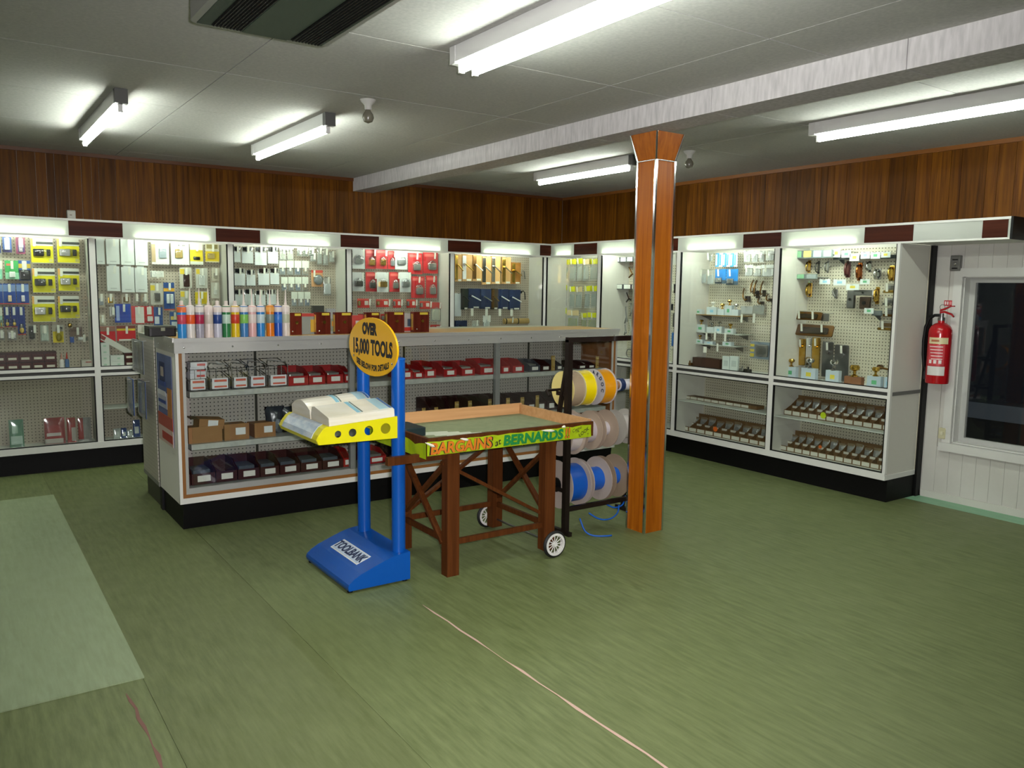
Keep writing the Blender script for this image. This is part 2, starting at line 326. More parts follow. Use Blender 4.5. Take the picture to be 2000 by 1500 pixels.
ga = thing('outside_wall', 'low pale rendered wall seen in the dark outside the window', 'wall', (1.6, -5.4, 0)); bxp(ga, 'wall_face', -.1, .1, -2.5, 2.6, -.02, .42, C('#26282a', .8)); bxp(ga, 'coping', -.13, .13, -2.5, 2.6, .42, .56, C('#6f7883', .8))
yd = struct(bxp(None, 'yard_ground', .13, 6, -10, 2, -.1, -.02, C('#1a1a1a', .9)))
# beam and pillar
BEAMM = mat('beam_board', '#c4bfc0', .85, spec=.1, noise=((50, 50, 9), '#aaa5a6'))
bm_root = sroot('beam_1')
ys = [0, -1.2, -2.4, -3.6, -4.55, -5.6, -6.75, -7.9, -9.05, YF]
for i in range(len(ys)-1): bxp(bm_root, 'beam_board', -2.606, -2.394, ys[i+1]+.0015, ys[i]-.0015, 2.423, H, BEAMM)
PX, PY, PW = -2.4575, -4.01, .152
pl = thing('pillar', 'square teak-veneered pillar with silver edge trims holding up the ceiling beam', 'pillar', (PX+PW/2, PY+PW/2, 0))
h = PW/2
for n, s in (('veneer_panel', (-h, -h+.006, -h+.006, h-.006)), ('veneer_panel', (h-.006, h, -h+.006, h-.006)), ('veneer_panel', (-h+.006, h-.006, -h, -h+.006)), ('veneer_panel', (-h+.006, h-.006, h-.006, h))):
    bxp(pl, n, *s, 0, 2.265, TEAK)
for sx in (-1, 1):
    for sy in (-1, 1): bxp(pl, 'edge_trim', sx*h-.007, sx*h+.007, sy*h-.007, sy*h+.007, 0, 2.265, CHROME)
h2 = .112
for (ax, ay) in ((-1, -1), (1, -1), (1, 1), (-1, 1)):
    bx2, by2 = -ay, ax           # next corner anticlockwise
    bm = bmesh.new(); vs = [bm.verts.new(c) for c in ((ax*h, ay*h, 2.265), (bx2*h, by2*h, 2.265), (bx2*h2, by2*h2, 2.422), (ax*h2, ay*h2, 2.422))]
    nrm = Vector((ax+bx2, ay+by2, 0)).normalized()*.008; vi = [bm.verts.new(v.co-nrm) for v in vs]
    bm.faces.new(vs); bm.faces.new(vi[::-1])
    for k in range(4): bm.faces.new((vs[k], vi[k], vi[(k+1) % 4], vs[(k+1) % 4]))
    bmesh.ops.recalc_face_normals(bm, faces=bm.faces)
    mesh_obj('capital_panel', bm, TEAK, pl)
    bar(pl, 'capital_trim', (ax*h, ay*h, 2.262), (ax*h2, ay*h2, 2.421), .006, CHROME)
    bar(pl, 'neck_trim', (ax*(h+.003), ay*(h+.003), 2.265), (bx2*(h+.003), by2*(h+.003), 2.265), .004, CHROME)
# ------------------------------------------------------------------ ceiling light fittings
TUBE = emitmat('lit_tube', TUBE_COL, TUBE_CEIL); BATTEN = C('#c9c9c6', .5)
def batten(X, y0, y1, label, zt=2.448, w=.06, twin=False, block=True):
    L = abs(y1-y0); t = thing('ceiling_light', label, 'light', (X, (y0+y1)/2, H-.001), 0, 'fluorescent battens on the ceiling')
    bxp(t, 'batten', -w/2, w/2, -L/2-.03, L/2+.03, zt+.028-H, 0, BATTEN)
    for s in (-1, 1):
        bxp(t, 'end_cap', -w/2-.003, w/2+.003, s*(L/2+.03)-.022, s*(L/2+.03)+.022, zt+.022-H, -.001, C('#555552' if (s < 0 and block) else '#c0c0bc', .6))
        for q in ((-.035, .035) if twin else (0,)): bxp(t, 'lamp_holder', q-.012, q+.012, s*(L/2+.006)-.008, s*(L/2+.006)+.008, zt-.018-H, zt+.03-H, C('#d8d8d4', .5))
    for q in ((-.035, .035) if twin else (0,)): part(t, 'tube', 'cyly', (q, 0, zt-H), (.032, L, .032), TUBE)
    return t
batten(-5.09, -1.18, -2.55, 'short lit fluorescent batten on the ceiling, leftmost of five')
batten(-3.95, -1.32, -2.68, 'lit fluorescent batten on the ceiling beside the left bare bulb')
batten(-3.985, -4.39, -5.9, 'large bright twin-tube fluorescent batten overhead, nearest the camera', zt=2.45, w=.13, twin=True, block=False)
batten(-1.467, -1.53, -2.72, 'lit fluorescent batten on the ceiling just left of the pillar top')
batten(-1.42, -4.37, -5.85, 'long lit fluorescent batten on the ceiling at the far right', block=False, w=.075)
def bulb(x, y, label):
    t = thing('bulb_holder', label, 'light', (x, y, H), 0, 'unlit bulbs in ceiling roses')
    lathe(t, 'ceiling_rose', [(.0, 0), (.045, 0), (.04, -.012), (.022, -.03), (.019, -.055), (0, -.055)], C('#b9b8b2', .5), 20)
    lathe(t, 'bulb', [(.012, -.05), (.016, -.062), (.029, -.08), (.033, -.098), (.024, -.12), (0, -.13)], mat('unlit_bulb', '#6d6a5c', .25), 20)
bulb(-3.909, -3.181, 'unlit bulb in a ceiling rose left of the ceiling beam'); bulb(-1.264, -3.144, 'unlit bulb in a ceiling rose right of the pillar top')
# ceiling heater unit
hx0, hx1, hy0, hy1, hz = -5.17, -4.665, -4.42, -5.7, 2.42
ht = thing('ceiling_heater', 'dark green ceiling air unit with black slotted grilles, top left', 'air unit', ((hx0+hx1)/2, (hy0+hy1)/2, hz))
hw, hl = (hx1-hx0)/2, (hy0-hy1)/2
pts = []
for (sx, sy, a0) in ((1, 1, 0), (-1, 1, 90), (-1, -1, 180), (1, -1, 270)):
    for k in range(5):
        a = math.radians(a0+k*22.5); pts.append((sx*(hw-.04)+.04*math.cos(a), sy*(hl-.04)+.04*math.sin(a)))
prism(ht, 'casing', pts, 'Z', .0, H-hz-.001, C('#8d8f86', .5))
bxp(ht, 'face_panel', -hw*.28, hw*.38, -hl+.02, hl-.02, -.006, .002, C('#3c4a3c', .5))
bxp(ht, 'face_panel', -hw+.025, hw-.02, -hl+.02, hl-.02, -.003, .002, C('#39463a', .5))
for gx0, gx1 in ((-hw*.72, -hw*.3), (hw*.42, hw*.86)):
    bxp(ht, 'grille', gx0, gx1, -hl+.04, hl-.04, -.007, .0, BLACK)
    n = 9
    for k in range(n): bxp(ht, 'slat', gx0+(gx1-gx0)*(k+.3)/n, gx0+(gx1-gx0)*(k+.55)/n, -hl+.045, hl-.045, -.012, -.006, C('#1b1d1a', .4))
# ================================================================== LIT FASCIAS
ZB, ZT = 1.85, 1.986
FB, FR = -.40, -.46
ACR = acrylic('white_acrylic'); TUBEC = emitmat('lit_case_tube', TUBE_COL, TUBE_CASE)
fb = thing('fascia', 'long lit fascia with white and brown panels above the back wall cabinets', 'fascia', (-3.3, FB, ZB))
fr = thing('fascia', 'lit fascia with white and brown panels above the right wall cabinets', 'fascia', (FR, -2.7, ZB), -math.pi/2)
def fascia(t, s0, s1, browns, tubes, back, bm_, soff=None, s_end=None):
    HH = ZT-ZB; d = abs(back)
    bxp(t, 'top_board', s0, s1, 0, d, HH-.012, HH, WHITE)
    bxp(t, 'top_rail', s0, s1, -.008, .006, HH-.014, HH+.002, WHITE); bxp(t, 'bottom_rail', s0, s1, -.006, .006, -.002, .01, WHITE)
    a = s0
    for b0, b1 in browns+[(s1, s1)]:
        if b0-a > .01: bxp(t, 'white_panel', a, b0-.001, -.003, .001, .01, HH-.014, ACR)
        if b1 > b0: bxp(t, 'brown_panel', b0, b1-.001, -.005, .004, .01, HH-.014, bm_)
        a = b1
    for q0, q1 in tubes:
        part(t, 'tube', 'cylx', ((q0+q1)/2, .035, .026), (q1-q0, .024, .024), TUBEC)
        for s, q in ((-1, q0), (1, q1)): bxp(t, 'lamp_holder', q+s*.012-.01, q+s*.012+.01, .02, .05, .008, .05, WHITE)
    bxp(t, 'back_board', s0, s1, d-.006, d, -.0, HH-.012, OFFW)
bB = [(-5.13, -4.75), (-4.03, -3.655), (-2.91, -2.523), (-1.765, -1.375), (-.613, -.468)]
sB = lambda v: v+3.3
fascia(fb, sB(-6.3), sB(-.461), [(sB(a), sB(b)) for a, b in bB], [(sB(a), sB(b)) for a, b in ((-5.85, -5.16), (-4.66, -4.09), (-3.58, -3.03), (-2.45, -1.86), (-1.33, -.75))], FB, BROWN)
bR = [(-.802, -1.172), (-1.772, -2.291), (-3.027, -3.401), (-4.117, -4.478), (-4.932, -5.085)]
sR = lambda v: -v-2.7
fascia(fr, sR(-.402), sR(-5.1), [(sR(a), sR(b)) for a, b in bR], [(sR(a), sR(b)) for a, b in ((-.50, -.74), (-1.25, -1.73), (-2.41, -2.94), (-3.48, -4.05))], FR, BROWNR)
bxp(fr, 'end_cap', sR(-5.1), sR(-5.115), -.008, .46, -.002, ZT-ZB+.002, BLACK); bxp(fr, 'soffit', sR(-4.42), sR(-5.1), .004, .45, .0, .008, WHITE)
# ================================================================== DISPLAY CABINETS
CB, CR = -.30, -.46
ZM, ZL = .79, .19
def cabinet(name, label, s0, s1, front, rot, peg, depth, end_left=False, end_right=False, lower_shelves=()):
    """s runs left to right for somebody facing the cabinet; front plane at y=0 in its own frame"""
    wd = s1-s0; loc = ((s0+s1)/2, front, 0) if rot == 0 else (front, -(s0+s1)/2, 0)
    t = thing(name, label, 'cabinet', loc, rot, 'glazed wall cabinets'); a, b = -wd/2, wd/2
    bxp(t, 'plinth', a, b, .03, depth, 0, .165, PLINTH); bxp(t, 'deck', a, b, .004, depth, .165, .2, WHITE); bxp(t, 'bottom_rail', a, b, -.012, .004, .165, .215, WHITE)
    bxp(t, 'pegboard', a, b, depth-.012, depth-.002, .2, ZB-.002, peg)
    bxp(t, 'middle_shelf', a+.0215, b-.0215, .0125, depth-.0125, ZM-.012, ZM+.012, WHITE)
    bxp(t, 'upper_rail', a+.0222, b-.0222, -.008, .012, ZM+.012, ZM+.036, WHITE); bxp(t, 'lower_rail', a+.0222, b-.0222, -.008, .012, ZM-.036, ZM-.014, WHITE); bxp(t, 'shadow_gap', a+.0222, b-.0222, .0, .006, ZM-.0138, ZM+.0118, C('#3a3a38', .6))
    for q, (p0, p1) in enumerate(((a, a+.022), (b-.022, b))):
        bxp(t, 'post', p0, p1, -.008, .016, .215, ZB, WHITE)
        bxp(t, 'side_panel', p0+.003, p1-.003, .016, depth-.012, .2, ZB, OFFW)
        g0, g1 = (p1, p1+.009) if q == 0 else (p0-.009, p0)
        bxp(t, 'gasket', g0, g1, -.004, .012, ZM+.036, ZB-.004, BLACK); bxp(t, 'gasket', g0, g1, -.004, .012, .222, ZM-.036, BLACK)
    bxp(t, 'gasket', a+.022, b-.022, -.003, .01, .215, .222, BLACK); bxp(t, 'gasket', a+.022, b-.022, -.003, .01, ZM+.036, ZM+.042, BLACK); bxp(t, 'gasket', a+.022, b-.022, -.003, .01, ZM-.043, ZM-.036, BLACK)
    bxp(t, 'upper_pane', a+.028, b-.028, .003, .007, ZM+.04, ZB-.002, GLASS); bxp(t, 'lower_pane', a+.028, b-.028, .003, .007, .22, ZM-.04, GLASS)
    for z in lower_shelves: bxp(t, 'glass_shelf', a+.022, b-.022, .03, depth-.014, z-.008, z, mat('shelf_white', '#c9cdc4', .4))
    return t
BX = [-6.06, -4.962, -3.887, -2.787, -1.657, -.462]
RY = [-.30, -1.217, -2.308, -3.375, -4.395]
DB, DR = .29, .40
BN = ['leftmost wall cabinet, with yellow blister cards and green and blue packs', 'second wall cabinet from left, with rows of blank white boxes', 'third wall cabinet from left, with white-headed plastic bags', 'wall cabinet full of red blister cards behind the counter', 'wall cabinet with lever door handles on boards, left of the corner']
for i in range(5): cabinet('display_cabinet', 'white glazed '+BN[i], BX[i], BX[i+1], CB, 0, PEGB, DB, lower_shelves=((.48,) if i in (1, 2) else ()))
RN = ['corner wall cabinet with yellow-headed bags', 'wall cabinet half hidden behind the wooden pillar', 'wall cabinet with blue cards right of the pillar', 'end wall cabinet with brass fittings beside the fire extinguisher']
for i in range(4): cabinet('display_cabinet', 'white glazed '+RN[i], -RY[i], -RY[i+1], CR, -math.pi/2, PEGR, DR, lower_shelves=((.50,) if i in (2, 3) else ()))
eg = [o for o in bpy.data.objects if o.name.startswith('display_cabinet')][-1]
we = (RY[3]-RY[4])/2
bxp(eg, 'end_groove', we, we+.0015, .02, DR-.012, ZM-.014, ZM+.012, C('#6b6b66', .6)); bxp(eg, 'end_lip', we, we+.003, -.012, DR-.012, .165, .2, WHITE)
ep = thing('dark_gap_strip', 'black upright strip standing in for the dark gap behind the end cabinet', 'board', (-.035, -4.40, 0)); bxp(ep, 'upright', -.03, .03, -.012, .012, 0, ZB, BLACK)  # black strip painted in for the dark of the gap to the wall
# ================================================================== ISLAND COUNTER
IX0, IX1, IY, IYB = -4.83, -1.31, -2.45, -1.90
POSTX = [-4.81, -3.70, -2.516, -1.325]
ic = thing('display_counter', 'long glazed island counter with pegboard back, shelves and black plinth', 'counter', ((IX0+IX1)/2, IY, 0))
ox = (IX0+IX1)/2
def ib(name, x0, x1, y0, y1, z0, z1, m, kind='box'): return bxp(ic, name, x0-ox, x1-ox, y0-IY, y1-IY, z0, z1, m, kind)
prism(ic, 'plinth', [(.03, 0), (IYB-IY, 0), (IYB-IY, .165), (.012, .165)], 'X', IX0+.02-ox, IX1-.02-ox, PLINTH)
BRW = C('#8a5a2a', .45)
ib('deck', IX0+.0205, IX1-.0205, IY+.0205, IYB-.021, .1655, .255, C('#8f908a', .5))
ib('bottom_strip', IX0, IX1, IY-.004, IY+.014, .165, .2, WHITE); ib('brown_strip', IX0+.0182, IX1-.0182, IY-.002, IY+.0095, .2005, .222, BRW); ib('sill', IX0+.02, IX1-.02, IY+.0, IY+.02, .222, .258, ALU)
ib('end_panel', IX0, IX0+.02, IY+.01, IYB, .165, 1.09, C('#f0eee4', .5)); ib('end_panel', IX1-.02, IX1, IY+.01, IYB, .165, 1.09, C('#7d4f28', .45))
for i, p in enumerate(POSTX):
    if i in (0, 3):
        s = 1 if i == 0 else -1; e = IX0 if i == 0 else IX1
        ib('corner_post', e, e+s*.018, IY-.0045, IY+.0095, .2, 1.0875, ALU if i else WHITE); ib('brown_strip', e+s*.018, e+s*.038, IY-.002, IY+.0095, .2225, 1.0875, BRW); ib('corner_post', e+s*.0382, e+s*.056, IY-.001, IY+.0065, .2585, 1.0875, ALU)
    else: ib('post', p-.02, p+.02, IY-.002, IY+.03, .255, 1.09, mat('grey_alu', '#8d908c', .4, .5))
PGY = IY+.40
for i in range(3):
    a, b = POSTX[i]+(.045 if i == 0 else .0), POSTX[i+1]-(.045 if i == 2 else .0)
    ib('pegboard', a, b, PGY, PGY+.008, .258, 1.10, PEGI)
    ib('upright_channel', (a+b)/2-.008, (a+b)/2+.008, PGY-.006, PGY+.0, .26, 1.09, C('#26261f', .5))
    for z in (.845, .52): ib('shelf', a+.02, b-.02, IY+.035, PGY, z-.034, z, mat('galvanised_shelf', '#a7a9a3', .45, .25, noise=((30, 30, 30), '#b9bbb5')))
    ib('pane', a+.02, b-.02, IY+.007, IY+.011, .258, 1.09, GLASS)
ib('back_panel', IX0+.02, IX1-.02, IYB-.02, IYB, .165, 1.09, OFFW)
ib('top_rail', IX0-.006, IX1+.006, IY-.012, IY+.012, 1.088, 1.152, ALU); ib('top_rail', IX0-.006, IX0+.012, IY+.012, IYB, 1.088, 1.152, ALU)
for k in range(13): part(ic, 'screw', 'ball', (IX0+.05+k*.285-ox, -.0125, 1.122), (.012, .006, .012), CHROME)
for k in range(2): part(ic, 'screw', 'ball', (IX0-.006-ox, .12+k*.3, 1.122), (.006, .012, .012), CHROME)
wt = thing('worktop', 'tan laminate worktop running along the top of the island counter', 'worktop', (ox, (IY+IYB)/2, 1.152)); bxp(wt, 'top_board', IX0-.008-ox, IX1+.008-ox, -.29, .275, 0.0005, .022, TOPW); bxp(wt, 'edge_trim', IX0-.01-ox, IX1+.01-ox, -.296, -.28, .0005, .026, ALU); bxp(wt, 'edge_trim', IX0-.014-ox, IX0+.0-ox, -.28, .275, .0005, .026, ALU)
# back unit of the island
ib2 = thing('gondola_unit', 'rear shelving unit backing onto the island counter, pegboard end with packs', 'shelving', (ox, -1.60, 0))
bxp(ib2, 'plinth', IX0+.02-ox, IX1-.02-ox, -.24, .25, 0, .15, C('#4a4a3c', .5)); bxp(ib2, 'base_deck', IX0-ox, IX1-ox, -.25, .27, .15, .18, C('#8d8d84', .5))
bxp(ib2, 'end_panel', IX0-ox, IX0+.02-ox, -.24, .25, .18, 1.13, pegmat('pegboard_end', 'Y', '#c4c0b0', '#8a8675')); bxp(ib2, 'end_panel', IX1-.02-ox, IX1-ox, -.24, .25, .18, 1.13, OFFW)
bxp(ib2, 'back_panel', IX0+.02-ox, IX1-.02-ox, -.24, -.22, .18, 1.13, OFFW); bxp(ib2, 'top_board', IX0-ox, IX1-ox, -.245, .27, 1.13, 1.155, C('#9aa08f', .3))
for z in (.48, .80): bxp(ib2, 'shelf', IX0+.02-ox, IX1-.02-ox, -.22, .25, z, z+.02, OFFW)
bxp(ib2, 'gap_shade_strip', IX0+.006-ox, IX1-.02-ox, -.299, -.241, .0, 1.13, BLACK)  # black strip stands in for the shade in the gap between both units
# poster on the counter end
ps = thing('poster', 'tall blue and red printed poster on the end of the island counter', 'poster', (IX0-.0045, -2.16, .50), -math.pi/2)
PH = .56
bxp(ps, 'sheet', -.21, .20, -.001, .001, 0, PH, C('#5a6a9c', .5))
for n, a, c in (('printed_panel', (-.14, .02, PH-.17, PH-.05), '#1d2f63'), ('printed_panel', (-.10, -.02, PH-.14, PH-.08), '#b8aaa0'), ('printed_panel', (-.2, .06, .22, PH-.24), '#b9bccb'), ('printed_panel', (.07, .19, .18, PH-.20), '#c07e35'), ('printed_panel', (-.21, .2, .1, .18), '#b34a35'), ('printed_panel', (-.21, .20, .0, .1), '#d0b4a8'), ('printed_panel', (-.1, .19, .02, .07), '#b5321f')):
    PK = globals().get('PK', 0)+1; bxp(ps, n, a[0], a[1], -.0014-.0005*PK, -.0012, a[2], a[3], C(c, .5))
for k, (z, hh) in enumerate(((.36, .03), (.30, .03), (.25, .02))): bxp(ps, 'printed_line', -.17, .04, -.0062-.0003*k, -.005, z, z+hh, C(('#39539a', '#d7d7da', '#39539a')[k], .5))
# ================================================================== BLUE CATALOGUE STAND
BLUE = mat('blue_enamel', '#044ea2', .28, spec=.5); YEL = mat('yellow_enamel', '#d9cf10', .35)
st = thing('catalogue_stand', 'blue metal catalogue stand with oval yellow sign and yellow tray', 'stand', (-4.22, -3.67, 0))
sx, sy = 4.22, 3.67
pr = [(-.17, .03), (-.165, .045), (-.14, .066), (-.10, .088), (.03, .134), (.08, .147), (.17, .157), (.17, .012), (-.165, .012)]
prism(st, 'base', pr, 'Y', -.285, .285, BLUE)
for a, b in ((-.15, -.26), (.15, -.26), (-.15, .26), (.15, .26)): lathe(st, 'foot', [(0, 0), (.014, 0), (.014, .014), (0, .014)], BLACK, 12, loc=(a, b, 0))
for b in (-.225, .195):
    part(st, 'post', 'cyl', (.135, b, .64), (.07, .07, 1.0), BLUE); part(st, 'post_cap', 'dome', (.135, b, 1.14), (.07, .012, .07), BLUE, (-math.pi/2, 0, 0))
# badge on the base
SA = math.atan2(.046, .13)
bd = part(st, 'badge', 'box', (-.035, -.0, .1125), (.085, .34, .002), C('#e4e4e2', .4), (0, -SA, 0))
bd2 = part(bd, 'badge_panel', 'box', (0, 0, .6), (.86, .955, .3), C('#b9c6d8', .4))
def on_slope(o): o.rotation_euler = Matrix(((0, math.cos(SA), -math.sin(SA)), (-1, 0, 0), (0, math.sin(SA), math.cos(SA)))).to_euler()
tl = lettering(st, 'TOOLBANK', (-.0362, 0, .1145), .074, C('#16264f', .4), (0, 0, 0), .84, .03); on_slope(tl)
# sign: oval plate facing the entrance (-X)
oc = []
for k in range(48):
    a = 2*math.pi*k/48; oc.append((-.025+.289*math.cos(a), 1.19+.151*math.sin(a)))
sgn = prism(st, 'sign_plate', oc, 'X', .085, .095, mat('sign_yellow', '#f0b60a', .35))
def fit_text(parent, text, ya, yb, z, hgt, xpl, m, bold=.02, arc=0, name='lettering'):
    """text on a plate facing -X; ya (left end) > yb (right end)"""
    o = lettering(parent, text, (xpl, (ya+yb)/2, z), 1, m, (math.pi/2, 0, -math.pi/2), 1, bold, .001, name)
    vs = [v.co for v in o.data.vertices]; wd = max(v.x for v in vs)-min(v.x for v in vs); hg = max(v.y for v in vs)-min(v.y for v in vs); cx_ = (max(v.x for v in vs)+min(v.x for v in vs))/2; cy_2 = (max(v.y for v in vs)+min(v.y for v in vs))/2
    sxx, syy = abs(ya-yb)/wd, hgt/hg
    for v in o.data.vertices:
        v.co.x = (v.co.x-cx_)*sxx; v.co.y = (v.co.y-cy_2)*syy
        if arc: v.co.y += arc*(v.co.x/(abs(ya-yb)/2))**2
        v.co.z *= .001
    o.scale = (1, 1, 1); return o
INK = C('#15151d', .5)
fit_text(st, 'OVER', .09, -.09, 1.282, .066, .0842, INK, .075); fit_text(st, '15,000 TOOLS', .205, -.265, 1.18, .098, .0842, INK, .05); fit_text(st, 'SEE BELOW FOR DETAILS', .165, -.225, 1.082, .034, .0842, INK, .06, .03)
for a, b in ((-.26, 1.12), (.20, 1.13)): part(st, 'screw', 'ball', (.084, a, b), (.006, .014, .014), CHROME)
# tray
def side(y, nm):
    bm = bmesh.new(); top = [(-.30, .752), (-.31, .775), (-.30, .795), (-.275, .825), (-.255, .836), (.11, .858), (.11, .748)]
    outer = [Vector((p[0], 0, p[1])) for p in top]; holes = [(-.205, .796, .017), (-.13, .797, .020), (-.045, .80, .0235), (.045, .802, .0265)]
    vo = [bm.verts.new(p) for p in outer]; ed = [bm.edges.new((vo[i], vo[(i+1) % len(vo)])) for i in range(len(vo))]
    for hx_, hz_, r in holes:
        vh = [bm.verts.new((hx_+r*math.cos(2*math.pi*k/20), 0, hz_+r*math.sin(2*math.pi*k/20))) for k in range(20)]; ed += [bm.edges.new((vh[i], vh[(i+1) % 20])) for i in range(20)]
    bmesh.ops.triangle_fill(bm, edges=ed, use_beauty=True)
    r = bmesh.ops.extrude_face_region(bm, geom=bm.faces[:]); bmesh.ops.translate(bm, verts=[v for v in r['geom'] if isinstance(v, bmesh.types.BMVert)], vec=(0, .003, 0))
    bmesh.ops.recalc_face_normals(bm, faces=bm.faces); o = mesh_obj(nm, bm, YEL, st); o.location = (0, y, 0)
side(-.265, 'tray_side'); side(.262, 'tray_side')
prism(st, 'tray_floor', [(-.255, .829), (.107, .851), (.107, .855), (-.255, .833)], 'Y', -.262, .262, YEL); bxp(st, 'tray_back', .107, .111, -.262, .262, .748, .858, YEL)
lip = [(-.303, .753), (-.313, .775), (-.302, .797), (-.277, .827), (-.255, .839), (-.255, .835), (-.274, .823), (-.298, .793), (-.308, .775), (-.299, .753)]
prism(st, 'tray_lip', lip, 'Y', -.262, .262, YEL)
lip2 = [(-.3155, .775), (-.3045, .799), (-.279, .829), (-.2565, .8415), (-.2555, .8395), (-.2775, .8275), (-.3025, .7975), (-.3135, .775)]
prism(st, 'label_insert', lip2, 'Y', -.20, .215, mat('printed_insert', '#9fb0c4', .15, noise=((30, 14, 30), '#c9d3d6')))
# catalogues
def catalogue(y0, y1, rz, label, arch):
    t = thing('catalogue', label, 'catalogue', (-4.29, (y0+y1)/2-0, .8465)); t.rotation_euler = (0, -.0606, 0); h = (y1-y0)/2
    if arch: prof = [(-h, 0), (-h, .02)]+[(-h+2*h*k/8, .025+.06*math.sin(math.pi*(.12+.88*k/8)*.9)) for k in range(9)]+[(h, 0)]
    else: prof = [(-h, 0), (-h, .038), (-h*.85, .043), (h*.55, .074), (h*.85, .068), (h, .03), (h, 0)]
    prism(t, 'paper_stack', prof, 'X', -.175, .17, mat('shrink_wrapped_paper', '#d9d2bd', .16, noise=((4, 4, 40), '#e6e2d6')))
    for q, wd_, c in ((-.02, .02, '#7fb6c8'), (.005, .006, '#3a5a5c'), (.1, .05, '#a8c9d2'), (.155, .012, '#3c69a0')):
        if arch: bp2 = [(p[0]*.99, p[1]+.0012) for p in prof[3:10]]
        else: bp2 = [(-h*.84, .0445), (h*.55, .0752)]
        pp = bp2+[(p[0], p[1]-.001) for p in bp2[::-1]]
        prism(t, 'printed_band', pp, 'X', q, q+wd_, C(c, .3))
catalogue(-3.925, -3.695, 0, 'shrink-wrapped thick white catalogue nearer the camera on the yellow tray', False)
catalogue(-3.68, -3.42, 0, 'shrink-wrapped arched white catalogue at the far side of the yellow tray', True)
# ================================================================== BARGAIN TABLE
TX0, TX1, TY0, TY1 = -4.02, -2.95, -4.08, -3.36
tb = thing('bargain_table', 'wheeled wooden tray table with a yellow-green handwritten banner', 'table', (-3.5, -3.72, 0)); tx, ty = -3.5, -3.72
def tbx(n, x0, x1, y0, y1, z0, z1, m): return bxp(tb, n, x0-tx, x1-tx, y0-ty, y1-ty, z0, z1, m)
tbx('tray_board', TX0+.02, TX1-.02, TY0+.02, TY1-.02, .69, .705, C('#7d7d55', .8)); tbx('baize', TX0+.02, TX1-.02, TY0+.02, TY1-.02, .705, .709, mat('green_baize', '#7b8360', .9, noise=((20, 20, 20), '#868d6a')))
tbx('tray_wall', TX0, TX1, TY0, TY0+.02, .675, .758, STAIN); tbx('tray_wall', TX0, TX0+.02, TY0+.02, TY1-.02, .675, .758, STAIN)
tbx('tray_wall', TX0, TX1, TY1-.02, TY1, .675, .775, PINE); tbx('tray_wall', TX1-.02, TX1, TY0+.02, TY1-.02, .675, .768, PINE)
for x in (-3.83, -3.2):
    for y in (-3.985, -3.455):
        tbx('leg', x-.036, x+.036, y-.03, y+.03, 0 if x < -3.5 else .03, .69, STAIN)
SQ = (.03, .018)
bar(tb, 'brace', (-.37, -.24, .60), (.34, -.24, .20), 0, STAIN, SQ); bar(tb, 'brace', (-.36, .24, .2), (.34, .24, .62), 0, STAIN, SQ)
bar(tb, 'brace', (-.36, .24, .60), (-.36, -.24, .17), 0, STAIN, SQ); bar(tb, 'brace', (-.34, .24, .22), (-.34, -.24, .60), 0, STAIN, SQ)
bar(tb, 'brace', (.33, .24, .6), (.33, -.24, .2), 0, STAIN, SQ); bar(tb, 'brace', (.31, -.24, .6), (.31, .24, .22), 0, STAIN, SQ)
for y, z in ((-.265, .175), (.265, .175)): bar(tb, 'rail', (-.3, y, z), (.27, y, z), 0, STAIN, (.018, .03))
for x in (-.33, .3): bar(tb, 'rail', (x, -.23, .175), (x, .23, .175), 0, STAIN, (.018, .03))
bar(tb, 'handle', (-.70, -.275, .648), (-.33, -.275, .648), 0, STAIN, (.03, .04)); bar(tb, 'apron', (-.33, -.24, .655), (-.33, .24, .655), 0, STAIN, (.03, .03))
bar(tb, 'axle', (.30, -.345, .078), (.30, .345, .078), .006, STEEL)
for y, s in ((-.345, -1), (.345, 1)):
    whl = lathe(tb, 'wheel', [(.060, -.008), (.060, .008), (.067, .011), (.075, .006), (.078, 0), (.075, -.006), (.067, -.011), (.060, -.008)], C('#111111', .6), 28, 'Y', (.30, y, .078))
    lathe(whl, 'rim', [(.051, -.012), (.064, -.012), (.064, .012), (.051, .012), (.051, -.012)], C('#d8d6d0', .45), 28, 'Y'); lathe(whl, 'hub', [(0, -.013), (.012, -.013), (.012, .013), (0, .013)], C('#d8d6d0', .45), 14, 'Y')
    for k in range(12):
        a = 2*math.pi*k/12; bar(whl, 'spoke', (.01*math.cos(a), 0, .01*math.sin(a)), (.054*math.cos(a), 0, .054*math.sin(a)), .0026, C('#d8d6d0', .45))
# banner
NEON = mat('fluorescent_paper', '#d4f01a', .6)
def wavy(parent, name, a, b, z0, z1, m, n=24, amp=.004, facing='Y', off=0, torn=None):
    bm = bmesh.new(); r = random.Random(5); A = []
    for i in range(n+1):
        s = a+(b-a)*i/n; d = amp*math.sin(i*1.7)+amp*.6*math.sin(i*.7); t = z1 - (torn[i % len(torn)] if torn else 0)
        for zz in (z0, (z0+z1)/2, t): A.append(bm.verts.new((s, off+d*(0 if zz == z0 else 1), zz) if facing == 'Y' else (off+d*(0 if zz == z0 else 1), s, zz)))
    for i in range(n):
        for k in range(2): bm.faces.new((A[i*3+k], A[(i+1)*3+k], A[(i+1)*3+k+1], A[i*3+k+1]))
    bmesh.ops.solidify(bm, geom=bm.faces[:], thickness=.0006); bmesh.ops.recalc_face_normals(bm, faces=bm.faces); return mesh_obj(name, bm, m, parent)
bn = wavy(tb, 'banner', TX0-.004-tx, TX1-.02-tx, .672, .744, NEON, 30, .002, 'Y', TY0-.006-ty, (0, .002, .004, .001, .0, .006, .003))
wavy(tb, 'banner', TY0-ty, TY1+.04-ty, .655, .735, NEON, 20, .003, 'X', TX0-.007-tx, (.0, .004, .01, .02, .012, .004))
FYP = TY0-.0115-ty
